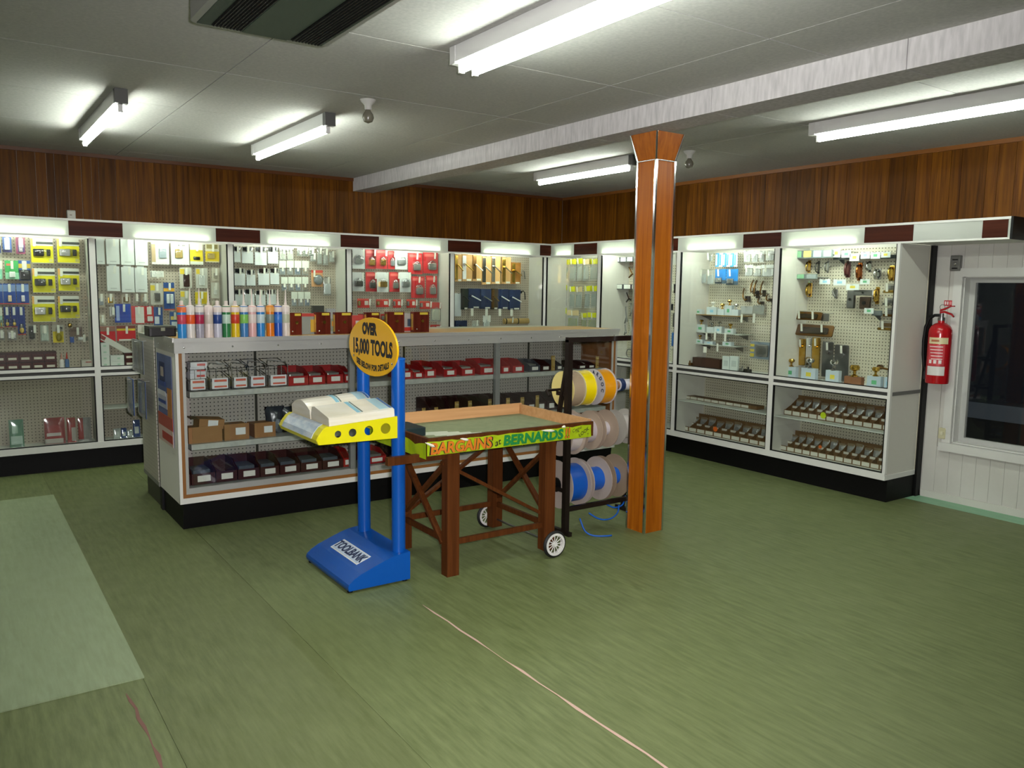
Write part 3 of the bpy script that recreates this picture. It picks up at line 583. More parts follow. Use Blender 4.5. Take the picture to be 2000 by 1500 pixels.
def word(parent, text, pa, pb, zc, hgt, m, bold=.02, outline=None, shear=0, rot=0):
    xa, xb = U(pa, 868, Y=TY0-.01).x-tx, U(pb, 868, Y=TY0-.01).x-tx
    for q, (mm, bo, dy) in enumerate(([(outline, bold+.025, .0008)] if outline else [])+[(m, bold, 0)]):
        o = lettering(parent, text, ((xa+xb)/2, FYP+dy, zc), 1, mm, (math.pi/2, rot, 0), 1, bo, .001, 'lettering', shear)
        vs = [v.co for v in o.data.vertices]; x0, x1, y0, y1 = min(v.x for v in vs), max(v.x for v in vs), min(v.y for v in vs), max(v.y for v in vs)
        k = 1.04 if (outline and q == 0) else 1
        for v in o.data.vertices: v.co = Vector(((v.co.x-(x0+x1)/2)*k*(xb-xa)/(x1-x0), (v.co.y-(y0+y1)/2)*k*hgt/(y1-y0), v.co.z*.0008))
        o.scale = (1, 1, 1)
ORG = C('#c9701d', .5); GRN = C('#1d7a3c', .5)
word(bn, 'BARGAINS', 841, 961, .707, .060, ORG, .035, INK, .1); word(bn, 'at', 966, 979, .701, .028, INK, .01, None, .3, -.3); word(bn, 'BERNARDS', 983, 1100, .708, .058, GRN, .05, None, .1); word(bn, '!!', 1103, 1113, .71, .060, ORG, .03, INK, .1)
word(bn, 'Come', 1117, 1135, .726, .018, INK, .0, None, .2, -.3); word(bn, '&', 1126, 1131, .713, .012, INK, 0); word(bn, 'LOOK', 1129, 1150, .706, .02, INK, .01, None, .1, -.5); word(bn, '!!', 1146, 1149, .690, .015, INK, 0)
PAPER = C('#ded9c6', .6)
for px_, dz, ln, ry in ((1068, .735, .09, .2), (905, .738, .05, .5), (1098, .747, .025, -.2), (838, .73, .06, .9)):
    xx = U(px_, 868, Y=TY0).x-tx; o = lathe(tb, 'paper_curl', [(.001, -ln/2), (.005, -ln/4), (.008, ln/4), (.002, ln/2)], PAPER, 10, 'X', (xx, FYP+.002, dz)); o.rotation_euler = (0, ry*.5, 0)
bp_ = thing('label_sheets', 'pale paper label strips lying in the bargain table tray', 'paper', (-3.72, -3.75, .7095))
for k in range(4): part(bp_, 'paper_strip', 'box', (-.06+k*.05, .02-.045*k, .0006+.0004*k), (.16, .09, .0008), C('#c7cbb8', .5), (0, 0, -.25+.05*k))
bk = part(None, 'dark_box', 'rbox', (-3.92, -3.66, .7335), (.13, .22, .048), C('#1d2a2c', .4)); tag(bk, 'rounded dark box in the left corner of the table tray', 'box')
# ================================================================== REEL RACK
RX0, RX1, RYF, RYB = -2.885, -2.19, -3.765, -3.52
IRON = mat('dark_iron', '#1c120d', .45, .3)
rk = thing('reel_rack', 'dark iron rack holding rope and tubing reels beside the pillar', 'rack', ((RX0+RX1)/2, (RYF+RYB)/2, 0)); rx, ry = (RX0+RX1)/2, (RYF+RYB)/2
def rb(n, a, b, sq=(.026, .026)): return bar(rk, n, (a[0]-rx, a[1]-ry, a[2]), (b[0]-rx, b[1]-ry, b[2]), 0, IRON, sq)
AXY = -3.655
AXZ = (U(1140, 757, Y=-3.655).z, U(1150, 840, Y=-3.655).z, U(1145, 937, Y=-3.655).z)
AX_ = lambda p, y=850: U(p, y, Y=-3.655).x
for x in (RX0, RX1):
    rb('foot_bar', (x, RYF-.05, .013), (x, RYB+.06, .013)); rb('upright', (x, RYF, .026), (x, RYF, 1.2), (.034, .034)); rb('rear_strut', (x, RYB, .026), (x, RYF+.015, 1.05), (.026, .018))
    for z in AXZ: rb('bracket', (x, RYF, z-.02), (x, AXY-.0, z-.02), (.012, .024))
rb('top_bar', (RX0-.017, RYF, 1.2), (RX1+.017, RYF, 1.2), (.03, .03)); rb('bottom_bar', (RX0, RYF, .16), (RX1, RYF, .16), (.022, .028))
for z in AXZ: part(rk, 'axle', 'cylx', (0, AXY-ry, z), (RX1-RX0+.16, .016, .016), IRON)
for z, x in ((AXZ[0], RX0-.08), (AXZ[1], RX1+.08)): bar(rk, 'crank', (x-rx, AXY-ry, z), (x-rx, AXY-.03-ry, z-.03), .01, IRON)
def reel(x, z, rf, wd, rc, rdrum, fcol, ccol, label, cat='reel', fl=.005, lettertxt=None):
    """rope reel on an axle: two flanges and the wound core; its bore clears the axle"""
    t = thing('reel', label, cat, (x, AXY, z), 0, 'reels on the iron rack')
    FM = mat('reel_flange_'+fcol, fcol, .55)
    for s in (-1, 1): lathe(t, 'flange', [(.011, s*wd/2-fl/2), (rf, s*wd/2-fl/2), (rf, s*wd/2+fl/2), (.011, s*wd/2+fl/2), (.011, s*wd/2-fl/2)], FM, 40, 'X')
    pts = [(.011, -wd/2+fl/2)]; n = max(4, int(wd/.008))
    for k in range(n+1):
        pts.append((rc+.0012*(k % 2), -wd/2+fl/2+(wd-fl)*k/n))
    pts.append((.011, wd/2-fl/2)); lathe(t, 'wound_core', pts, mat('reel_wind_'+ccol, ccol, .35, noise=((300, 40, 40), ccol)), 32, 'X')
    return t
CARD = '#a08c72'
ZA, ZB_, ZC = AXZ
xa, xb = AX_(1100, 757), AX_(1121, 757); r1 = thing('reel', 'cream-ended cardboard reel leftmost on the top axle', 'reel', ((xa+xb)/2, AXY, ZA), 0, 'reels on the iron rack'); wh = (xb-xa)/2
lathe(r1, 'drum', [(.011, -wh), (.108, -wh), (.108, wh), (.011, wh), (.011, -wh)], mat('cardboard', CARD, .7), 40, 'X'); lathe(r1, 'end_disc', [(.011, -wh-.005), (.111, -wh-.005), (.111, -wh-.0003), (.011, -wh-.0003), (.011, -wh-.005)], mat('cream_card', '#d8c67c', .6), 40, 'X')
def reel_px(pa, pb, z, py, *k, **q): xa, xb = AX_(pa, py), AX_(pb, py); return reel((xa+xb)/2, z, k[0], xb-xa-.006, *k[1:], **q)
reel_px(1122, 1145, ZA, 757, .112, .106, .03, '#c4b890', '#e8d000', 'bright yellow cord reel on the top axle')
rd = reel_px(1158, 1183, ZA, 757, .114, .106, .03, '#b0aaaa', '#e39a08', 'orange cord reel with a printed grey flange on the top axle')
xfl = -(AX_(1183, 757)-AX_(1158, 757)-.006)/2-.0035
for k, ch in enumerate('CARDOC'):
    a = math.radians(112-k*24); o = lettering(rd, ch, (xfl, -.092*math.cos(a)*1, .092*math.sin(a)), .032, C('#1c2438', .5), (0, 0, 0), 1, .03)
    o.rotation_euler = (Matrix.Rotation(-math.pi/2, 3, 'Z') @ Matrix.Rotation(math.pi/2, 3, 'X') @ Matrix.Rotation(a-math.pi/2, 3, 'Z')).to_euler()
tr = thing('reel', 'narrow white roll with a navy band at the right of the top axle', 'roll', (AX_(1208, 755), AXY, ZA), 0, 'reels on the iron rack')
lathe(tr, 'roll', [(.011, -.01), (.036, -.01), (.036, .13), (.011, .13), (.011, -.01)], C('#c9c6c8', .3), 28, 'X'); lathe(tr, 'band', [(.0365, -.005), (.042, -.005), (.042, .028), (.0365, .028), (.0365, -.005)], C('#1a2b52', .4), 28, 'X'); lathe(tr, 'core_end', [(.011, -.04), (.028, -.04), (.028, -.011), (.011, -.011), (.011, -.04)], C('#8f6a4a', .7), 24, 'X')
reel_px(1090, 1117, ZB_, 845, .140, .118, .03, '#a9998a', '#c8bcb8', 'clear tubing reel leftmost on the middle axle'); reel_px(1124, 1153, ZB_, 840, .125, .075, .03, '#a3917f', '#b9aeb0', 'clear tubing reel second on the middle axle'); reel_px(1159, 1184, ZB_, 838, .122, .045, .03, '#a08d7b', '#c3bcc0', 'nearly empty tubing reel third on the middle axle'); reel_px(1200, 1222, ZB_, 836, .115, .08, .03, '#a39e94', '#b9b4ac', 'grey tubing reel behind the pillar on the middle axle')
reel_px(1089, 1126, ZC, 940, .152, .118, .03, '#aa9d92', '#0a57b8', 'full blue rope reel leftmost on the bottom axle'); reel_px(1133, 1168, ZC, 935, .141, .075, .03, '#a79a92', '#0a57b8', 'half-used blue rope reel in the middle of the bottom axle'); reel_px(1175, 1202, ZC, 930, .141, .056, .03, '#8d7a66', '#1460c4', 'nearly used blue rope reel on a brown drum, bottom axle')
lathe(rk, 'reel_stop', [(0, -.006), (.045, -.006), (.045, .006), (0, .006)], BLACK, 24, 'X', (AX_(1086, 940)-rx, AXY-ry, ZC))
for k, (pp, lb) in enumerate((([(-2.80, -3.80, .10), (-2.79, -3.84, .03), (-2.76, -3.88, .006), (-2.70, -3.93, .006), (-2.66, -3.94, .006)], 'loose blue rope tail hanging to the floor under the rack'), ([(-2.72, -3.79, .12), (-2.66, -3.82, .08), (-2.58, -3.83, .07), (-2.5, -3.81, .09), (-2.46, -3.78, .13)], 'loop of blue rope sagging from the middle bottom reel'), ([(-2.56, -3.76, .15), (-2.5, -3.78, .12), (-2.42, -3.77, .125), (-2.37, -3.74, .17)], 'loop of blue rope sagging from the right bottom reel'))):
    # smooth the sag
    P_ = [Vector(p) for p in pp]; Q = []
    for i in range(len(P_)-1):
        for s in range(5):
            t_ = s/5; p0, p1, p2, p3 = P_[max(i-1, 0)], P_[i], P_[i+1], P_[min(i+2, len(P_)-1)]
            Q.append(.5*((2*p1)+(p2-p0)*t_+(2*p0-5*p1+4*p2-p3)*t_*t_+(3*p1-p0-3*p2+p3)*t_**3))
    Q.append(P_[-1]); o = tube(None, 'rope_tail', Q, .005, C('#0f58b4', .5)); tag(o, lb, 'rope', 'loose blue rope ends')
# ================================================================== RIGHT WALL BITS
ex = U(1829, 748, X=-.095); fe = thing('fire_extinguisher', 'red fire extinguisher hanging on the white wall beside the window', 'extinguisher', (-.092, ex.y, ex.z))
RED = mat('extinguisher_red', '#b0101a', .22, spec=.6); R_ = .078
lathe(fe, 'cylinder', [(0, 0), (R_*.96, 0), (R_, .012), (R_, .355), (R_*.96, .385), (R_*.8, .41), (R_*.5, .428), (.022, .434), (.022, .45), (0, .45)], RED, 32)
lathe(fe, 'collar', [(0, .449), (.024, .449), (.024, .472), (0, .472)], STEEL, 18); 
bar(fe, 'valve', (0, 0, .472), (0, 0, .50), .014, STEEL)
_l1 = prism(fe, 'lever', [(-.012, .50), (.02, .505), (.07, .49), (.085, .475), (.086, .483), (.07, .502), (.02, .519), (-.012, .514)], 'X', -.008, .008, C('#a01018', .3)); _l1.rotation_euler = (0, 0, math.pi)
_l2 = prism(fe, 'lever', [(-.012, .515), (.02, .525), (.06, .548), (.085, .55), (.085, .557), (.06, .556), (.015, .537), (-.012, .527)], 'X', -.008, .008, C('#a01018', .3)); _l2.rotation_euler = (0, 0, math.pi)
tube(fe, 'pull_ring', [(0, .0+.018*math.cos(k*math.pi/6), .545+.018*math.sin(k*math.pi/6)) for k in range(13)], .002, STEEL)
tube(fe, 'hose', [(0, .01, .487), (-.0, .05, .485), (-.005, .085, .46), (-.01, .105, .40), (-.01, .112, .3), (-.01, .108, .2), (-.005, .10, .12), (0, .095, .06)], .011, BLACK)
lathe(fe, 'nozzle', [(.011, .11), (.012, .05), (.016, .02), (0, .02)], BLACK, 14, loc=(0, .095, 0))
def wrap(n, z0, z1, a0, a1, m, rr):
    bm = bmesh.new(); A = [(bm.verts.new((rr*math.cos(math.radians(a0+(a1-a0)*k/14)), rr*math.sin(math.radians(a0+(a1-a0)*k/14)), z0)), bm.verts.new((rr*math.cos(math.radians(a0+(a1-a0)*k/14)), rr*math.sin(math.radians(a0+(a1-a0)*k/14)), z1))) for k in range(15)]
    for k in range(14): bm.faces.new((A[k][0], A[k+1][0], A[k+1][1], A[k][1]))
    bmesh.ops.recalc_face_normals(bm, faces=bm.faces); return mesh_obj(n, bm, m, fe, True)
wrap('cream_band', .285, .33, 150, 250, C('#d8cda0', .4), R_+.0008); wrap('instruction_label', .13, .28, 150, 235, C('#c8444a', .4), R_+.0006); wrap('white_label', .06, .125, 150, 240, C('#d8d4cf', .4), R_+.0008)
for k in range(5): wrap('printed_line', .262-.022*k, .268-.022*k, 158+3*k, 225, C('#e8d8d4', .4), R_+.0014)
for k in range(3): wrap('pictogram', .145, .17, 160+24*k, 174+24*k, C('#e8e0dc', .4), R_+.0014)
wrap('printed_word', .30, .315, 165, 205, C('#b06a4a', .4), R_+.0016)
bxp(fe, 'wall_bracket', .0, .092, -.015, .015, .30, .34, STEEL)
sg = U(1852, 592, X=-.004); fs = thing('safety_sign', 'tiny red and white fire sign above the extinguisher', 'sign', (-.001, sg.y, sg.z), -math.pi/2)
bxp(fs, 'plate', -.03, .03, -.003, .0, -.019, .019, C('#b5222a', .4)); bxp(fs, 'pictogram', -.024, -.014, -.0042, -.003, -.012, .012, C('#e4dcd8', .4)); bxp(fs, 'pictogram', -.008, .002, -.0042, -.003, -.012, .012, C('#e4dcd8', .4)); bxp(fs, 'pictogram', .008, .024, -.0042, -.003, -.012, .012, C('#d88a8a', .4))
kp = U(1867, 514, X=-.02); ks = thing('key_switch', 'small chrome switch plate on the wall above the window corner', 'switch', (-.001, kp.y, kp.z), -math.pi/2)
bxp(ks, 'plate', -.036, .036, -.03, 0, -.055, .055, STEEL, 'rbox'); bxp(ks, 'slot', -.02, .018, -.033, -.029, .02, .028, BLACK); part(ks, 'knob', 'ball', (0, -.032, -.005), (.022, .014, .022), CHROME); bxp(ks, 'slot', -.02, .018, -.033, -.029, -.04, -.032, BLACK)
bp = U(1841, 846, X=-.01); bs = thing('wall_socket', 'small cream socket box low on the white wall below the extinguisher', 'socket', (-.001, bp.y, bp.z), -math.pi/2); bxp(bs, 'box', -.025, .025, -.022, 0, -.04, .04, C('#c4bf9c', .5), 'rbox'); bxp(bs, 'rocker', -.01, .01, -.026, -.021, -.012, .012, C('#d4d0b4', .5))
tp = U(139, 428, Y=-.3); jb = thing('junction_box', 'small grey box standing on top of the back fascia at left', 'box', (tp.x, -.3, ZT+.001)); bxp(jb, 'body', -.03, .03, -.025, .025, 0, .07, C('#a7a59b', .6), 'rbox'); bxp(jb, 'lid', -.024, .024, -.028, -.024, .01, .06, C('#b8b6ac', .6)); bxp(jb, 'slot', -.012, .004, -.03, -.027, .03, .036, C('#7a6a5a', .6))
# ================================================================== MERCHANDISE
ORD = ['first', 'second', 'third', 'fourth', 'fifth', 'sixth', 'seventh', 'eighth', 'ninth', 'tenth', 'eleventh', 'twelfth', 'thirteenth', 'fourteenth']
PBY, PRX = CB+DB-.012, CR+DR-.012          # pegboard faces
CROPS = dict(A=(0, 440, 10), A2=(0, 580, 10), B=(180, 460, 10), Bd=(180, 560, 7.143), Z1=(0, 400, 4.411), E=(440, 470, 8.333), F=(670, 480, 8.333), G=(875, 490, 8.82), Hc=(1050, 490, 8.825),
             Z4=(1150, 430, 4.8375), Z5=(1480, 430, 4.411), Z6=(1280, 680, 3.7037), Z7=(0, 640, 5), Z8=(260, 640, 3.659), Z9=(700, 640, 3.571), Z2=(400, 420, 4.411), P=(0, 0, 1))
def px(crop, b):
    x, y, k = CROPS[crop]; return (x+b[0]/k, y+b[1]/k, x+b[2]/k, y+b[3]/k)
def place(wall, crop, b, d):
    """(location of the bottom centre, width, height, rotation) of something d in front of a pegboard"""
    x0, y0, x1, y1 = px(crop, b); xc, yc = (x0+x1)/2, (y0+y1)/2
    kw = dict(Y=PBY-d) if wall == 'B' else dict(X=PRX-d) if wall == 'R' else dict(Y=d)
    bt, tp_, l, r = U(xc, y1, **kw), U(xc, y0, **kw), U(x0, yc, **kw), U(x1, yc, **kw)
    wd = abs(r.x-l.x) if wall != 'R' else abs(r.y-l.y)
    return bt, wd, tp_.z-bt.z, (0 if wall != 'R' else -math.pi/2)
HOOK = mat('hook_wire', '#b9b9b4', .3, .8); TAGM = C('#dfe0d2', .5)
def hook(t, x, z, d, tagc=True, n=.03):
    bar(t, 'hook', (x, d, z), (x, -n, z+.004), .0022, HOOK)
    if tagc: part(t, 'price_tag', 'box', (x, -n-.003, z-.026), (.018, .0016, .062), TAGM, (.12, 0, 0))
def T(name, wall, crop, b, d, label, cat, group):
    loc, w_, h_, rz = place(wall, crop, b, d); t = thing(name, label, cat, loc, rz, group); return t, w_, h_
def card(wall, crop, b, label, group, d=.09, base='#d8d8d0', bands=(), blist=(), tagx=0, tag=True, name='blister_card', cat='blister pack', th=.003):
    """carded goods on a peg: bands (x0,x1,z0,z1,colour) as fractions; blist (cx,cz,w,h,depth,kind,material) the goods under plastic"""
    t, w_, h_ = T(name, wall, crop, b, d, label, cat, group)
    bxp(t, 'card', -w_/2, w_/2, 0, th, 0, h_, C(base, .45))
    for q_, (a0, a1, z0, z1, c) in enumerate(bands): bxp(t, 'printed_panel', (a0-.5)*w_, (a1-.5)*w_, -.0006-.0004*q_, 0, z0*h_, z1*h_, C(c, .45))
    for (cx_, cz, bw_, bh, dp, kind, m) in blist:
        if kind == 'lock':
            part(t, 'contents', 'rbox', ((cx_-.5)*w_, -dp*.45, (cz-.12*bh)*h_), (bw_*w_*.8, dp*.8, bh*h_*.62), m); q0 = bw_*w_*.24
            tube(t, 'shackle', [((cx_-.5)*w_-q0, -dp*.45, cz*h_), ((cx_-.5)*w_-q0, -dp*.45, (cz+.3*bh)*h_), ((cx_-.5)*w_, -dp*.45, (cz+.5*bh)*h_), ((cx_-.5)*w_+q0, -dp*.45, (cz+.3*bh)*h_), ((cx_-.5)*w_+q0, -dp*.45, cz*h_)], .0045, CHROME, 6)
            continue
        part(t, 'contents', kind, ((cx_-.5)*w_, -dp*.45 if kind != 'dome' else -.001, cz*h_), (bw_*w_, dp*.8, bh*h_), m)
    if blist:
        x0 = min(q[0]-q[2]/2 for q in blist); x1 = max(q[0]+q[2]/2 for q in blist); z0 = min(q[1]-q[3]/2 for q in blist); z1 = max(q[1]+q[3]/2 for q in blist); dp = max(q[4] for q in blist)
        part(t, 'blister', 'dome', (((x0+x1)/2-.5)*w_, -.001, (z0+z1)/2*h_), ((x1-x0)*w_*1.12, dp*1.15, (z1-z0)*h_*1.12), CLEAR)
    hook(t, (tagx-.0)*w_, h_-.008, d, tag); return t
def bag(wall, crop, b, label, group, d=.09, header=None, hh=.25, fill=None, dark=None, tagx=0, tag=True, name='bagged_goods', white=None, bulge=.02):
    t, w_, h_ = T(name, wall, crop, b, d, label, 'plastic bag', group)
    part(t, 'bag', 'pillow', (0, .004, h_*.47), (w_*.96, bulge, h_*.94), BAG)
    if header: bxp(t, 'header_card', -w_/2, w_/2, -.002, .002, h_*(1-hh), h_, C(header, .5))
    if fill: part(t, 'contents', 'rbox', (0, .002, h_*.36), (w_*.75, bulge*.45, h_*.55), C(fill, .5))
    if dark:
        for k, (cx_, cz, a, c) in enumerate(((-.2, .84, .34, 0), (.16, .86, .3, 0), (.0, .78, .3, 0))): part(t, 'contents', 'rbox', (cx_*w_, -.004, cz*h_), (a*w_, .014, .2*h_), C(dark, .25), (0, .4*cx_, .2*k))
    if white: bxp(t, 'insert_card', -w_*.46, w_*.46, -bulge*.35-.002, -bulge*.35, h_*.04, h_*.68, C(white, .35))
    hook(t, tagx*w_, h_-.006, d, tag); return t
def grp(c): return 'goods hung in the '+c
DK, DKM, SIL = C('#15160f', .3), C('#2b2b24', .35), mat('dull_silver', '#9a9a94', .35, .7)
def yellow_card(b, crop, row, k, c1, c2):
    return card('B', crop, b, 'yellow blister card, %s in %s row, leftmost wall cabinet' % (ORD[k], ORD[row]), grp('leftmost wall cabinet'), .10, '#cfd0c4',
         [(.24, 1, .76, .86, '#3b3f3a'), (.0, 1, .02, .70, '#d2c80c'), (.8, .97, .06, .18, '#b8b06a'), (.0, .13, .7, .98, '#d6a35a')],
         [(.33, .43, .48, .28, .03, 'rbox', c1), (.78, .43, .17, .26, .025, 'rbox', c2)], -.36)
L0 = 'leftmost wall cabinet'
for (b, cr, row, k, c1, c2) in (((620, 255, 1050, 740), 'A', 0, 0, DK, DK), ((1130, 260, 1560, 740), 'A', 0, 1, SIL, DKM), ((650, 840, 1090, 1320), 'A', 1, 0, DKM, DKM), ((1150, 840, 1560, 1290), 'A', 1, 1, SIL, DKM), ((650, -20, 1090, 490), 'A2', 2, 0, SIL, DKM), ((1150, -20, 1560, 420), 'A2', 2, 1, DKM, DK)):
    yellow_card(b, cr, row, k, c1, c2)
g = grp(L0)
card('B', 'A', (-45, 230, 20, 540), 'blue pack at far left of the top row, leftmost wall cabinet', g, .07, '#23356b')
card('B', 'A', (60, 230, 235, 530), 'blue slim pack with white front, top row, leftmost wall cabinet', g, .07, '#3a5590', [(.2, .8, .2, .95, '#c4cccb'), (0, 1, 0, .18, '#2a2350')], [(.5, .3, .5, .25, .012, 'rbox', C('#d9dcd8'))])
card('B', 'A', (320, 240, 500, 560), 'red and purple slim pack, top row, leftmost wall cabinet', g, .07, '#7f3a55', [(.2, .9, .1, .55, '#4b3a72'), (.3, .8, .4, .95, '#d0cfc4')], [(.5, .25, .4, .25, .015, 'rbox', SIL)])
card('B', 'A', (0, 690, 50, 1050), 'mint green pack cut by the left edge, leftmost wall cabinet', g, .07, '#7fbfa0')
card('B', 'A', (110, 690, 380, 1050), 'green pack with white bottle, leftmost wall cabinet', g, .07, '#3f9a55', [(0, 1, 0, .35, '#8fc9a4'), (.1, .4, .72, .84, '#c96a52')], [(.5, .25, .42, .3, .02, 'rbox', C('#dfe3dc'))])
card('B', 'A', (375, 690, 610, 1080), 'blue and yellow card with black goods, leftmost wall cabinet', g, .07, '#3c5fa0', [(0, 1, .62, .84, '#c2a63a'), (.3, .7, .5, .98, '#d3d5cd')], [(.5, .28, .9, .5, .02, 'rbox', DK)])
for k, b in enumerate(((-150, 1140, 65, 1540), (75, 1140, 320, 1540), (335, 1140, 575, 1540))):
    card('B', 'A', b, 'blue card with small bulb, %s of three in a row, leftmost wall cabinet' % ORD[k], g, .08, '#1d3f86', [(0, 1, 0, .05, '#b0403c'), (0, 1, .62, .95, '#6f86ad')], [(.5, .28, .28, .3, .02, 'rbox', C('#d8b98c' if k == 1 else '#d9d4d8', .2))])
for k, b in enumerate(((0, 200, 60, 600), (90, 190, 210, 590), (225, 190, 345, 590), (355, 190, 510, 740))):
    card('B', 'A2', b, '%s slim dark blue bulb pack in the lower row, leftmost wall cabinet' % ORD[k], g, .08, '#1d3272' if k else '#8fb3a0', [(0, 1, 0, .04, '#a83c30')], [(.5, .16, .6, .2, .022, 'ball', mat('bulb_glass', '#d9b968', .12)), (.5, .32, .4, .14, .02, 'cyl', CHROME)])
card('B', 'A2', (-20, 640, 100, 850), 'silver clips pack at far left, leftmost wall cabinet', g, .06, '#8d8a80', [], [(.5, .5, .8, .6, .02, 'rbox', SIL)])
card('B', 'A2', (150, 650, 335, 850), 'silver metal fitting in clear pack, leftmost wall cabinet', g, .06, '#9a968c', [], [(.5, .5, .8, .6, .02, 'rbox', SIL)])
card('B', 'A2', (555, 540, 700, 840), 'dark tool in a clear pack, leftmost wall cabinet', g, .06, '#8f8b82', [], [(.5, .5, .7, .8, .02, 'rbox', DKM)], .4)
card('B', 'A2', (800, 550, 960, 865), 'clear pack with pale green back, leftmost wall cabinet', g, .06, '#a5b0a0', [(.2, .8, .3, .95, '#c9cdbf')], [(.5, .3, .8, .5, .015, 'rbox', C('#b9c4b6'))])
card('B', 'A2', (1030, 540, 1260, 890), 'yellow pack with a black clip, leftmost wall cabinet', g, .06, '#a9a596', [(.05, .95, .0, .62, '#c9b414')], [(.55, .3, .5, .4, .02, 'ball', C('#8d7d10')), (.7, .82, .35, .12, .02, 'rbox', DK)])
card('B', 'A2', (1310, 490, 1420, 610), 'small shiny gold clip, leftmost wall cabinet', g, .06, '#b5ae98', [], [(.5, .5, .8, .8, .02, 'ball', BRASS)], 0, False)
card('B', 'A2', (1370, 585, 1610, 765), 'flat brown packet, leftmost wall cabinet', g, .06, '#6f5c4d', [(.1, .9, .5, .7, '#5a483c')], (), .1)
card('B', 'A2', (1370, 780, 1450, 890), 'little blue tag pack, leftmost wall cabinet', g, .06, '#2b4f94', (), (), 0, False)
t, w_, h_ = T('torch', 'B', 'A2', (1520, 765, 1720, 870), .06, 'small white and chrome cylinder lying on a hook, leftmost wall cabinet', 'torch', g); part(t, 'barrel', 'cylx', (-.1*w_, 0, h_/2), (w_*.7, .03, .03), C('#cfd2cc', .25)); part(t, 'head', 'cylx', (.36*w_, 0, h_/2), (w_*.28, .036, .036), CHROME); hook(t, .1*w_, h_+.01, .06)
# drawer cabinet and bottles on the shelf
SHELFZ = ZM+.0125
def on_shelf(wall, crop, b, d, z):          # keeps the picture position, stands on height z
    x0, y0, x1, y1 = px(crop, b); kw = dict(Y=PBY-d) if wall == 'B' else dict(X=PRX-d) if wall == 'R' else dict(Y=d)
    c = U((x0+x1)/2, y1, **kw); l, r = U(x0, (y0+y1)/2, **kw), U(x1, (y0+y1)/2, **kw); tp_ = U((x0+x1)/2, y0, **kw)
    c.z = z; wd = abs(r.x-l.x) if wall != 'R' else abs(r.y-l.y); return c, wd, max(.012, tp_.z-z), (0 if wall != 'R' else -math.pi/2)
DRW = C('#3a1612', .35); DRL = C('#c9c5b4', .5)
c, w_, h_, rz = on_shelf('B', 'A2', (-120, 1080, 1130, 1420), .13, SHELFZ)
t = thing('drawer_cabinet', 'dark red-brown two-row drawer cabinet with white labels, leftmost wall cabinet', 'drawers', c); bxp(t, 'carcass', -w_/2, w_/2, 0, .11, 0, h_, DRW)
for r in range(2):
    for k in range(5):
        x = -w_/2+(k+.5)*w_/5; dz = bxp(t, 'drawer', x-w_*.092, x+w_*.092, -.012, 0, h_*(.06+.44*r), h_*(.44+.44*r), C('#4a1c16', .3)); part(dz, 'label_card', 'box', (0, -.55, -.05), (.7, .14, .32), DRL)
for nm, b, c1, c2, lb in (('glue_bottle', (1160, 1090, 1260, 1370), '#d9d4cd', '#b98a7a', 'white glue bottle beside the drawers, leftmost wall cabinet'), ('glue_bottle', (1270, 1080, 1360, 1370), '#4a6690', '#b03a28', 'blue bottle with red nozzle, leftmost wall cabinet')):
    c, w_, h_, rz = on_shelf('B', 'A2', b, .13, SHELFZ); t = thing(nm, lb, 'bottle', c, 0, 'bottles in the leftmost cabinet')
    lathe(t, 'bottle', [(0, 0), (w_*.45, 0), (w_*.48, .006), (w_*.48, h_*.55), (w_*.3, h_*.62), (0, h_*.62)], C(c1, .35), 18); lathe(t, 'nozzle', [(0, h_*.62), (w_*.28, h_*.621), (w_*.2, h_*.72), (w_*.06, h_), (0, h_)], C(c2, .4), 14)
c, w_, h_, rz = on_shelf('B', 'A2', (1600, 1235, 1800, 1400), .1, SHELFZ); t = thing('small_box', 'small white box with red stripe at the right end, leftmost wall cabinet', 'box', c); bxp(t, 'carton', -w_/2, w_/2, 0, .07, 0, h_, C('#c4c0b0')); bxp(t, 'stripe', -w_*.1, w_*.45, -.001, 0, h_*.7, h_*.82, C('#b3564c'))
# ---------------------------------------------------------------- second cabinet
L1 = 'second wall cabinet'; g = grp(L1)
def box_hung(wall, crop, b, label, group, d=.10, col='#cdd2cc', th=.03, tag=True, mark='#aeb3ad'):
    t, w_, h_ = T('hung_box', wall, crop, b, d, label, 'box', group); bxp(t, 'carton', -w_/2, w_/2, 0, th, 0, h_, C(col, .4)); bxp(t, 'hanging_tab', -w_*.3, w_*.3, .012, .015, h_, h_+.016, C(col, .4)); bxp(t, 'printed_line', -w_*.25, w_*.25, -.0006, 0, h_*.09, h_*.13, C(mark, .5)); hook(t, .08*w_, h_+.008 if not tag else h_-.004, d+.0, tag); return t
for k, b in enumerate(((75, 70, 250, 560), (285, 70, 540, 560), (570, 75, 830, 575), (850, 80, 1095, 585))): box_hung('B', 'B', b, 'blank white box, %s in the top row, second wall cabinet' % ORD[k], g, tag=k > 0)
for k, b in enumerate(((300, 600, 550, 1085), (585, 620, 835, 1110), (850, 630, 1085, 1110))): box_hung('B', 'B', b, 'blank white box, %s in the second row, second wall cabinet' % ORD[k], g)
def mcard(crop, b, lb, base, bands, bl, d=.08, tx=0, tag=True): return card('B', crop, b, lb+', second wall cabinet', g, d, base, bands, bl, tx, tag)
mcard('B', (1170, 130, 1510, 565), 'white card with grey square switch, top row', '#cdd0c6', [(.0, .22, .1, .9, '#a58f6a')], [(.62, .5, .42, .42, .02, 'rbox', C('#98a3a6', .3))])
mcard('B', (1550, 140, 1900, 570), 'white card with tan cushion pad, top row', '#d3d6d0', [(.4, .8, .85, .9, '#8b8b84')], [(.42, .5, .4, .4, .02, 'rbox', C('#9a8448', .4))])
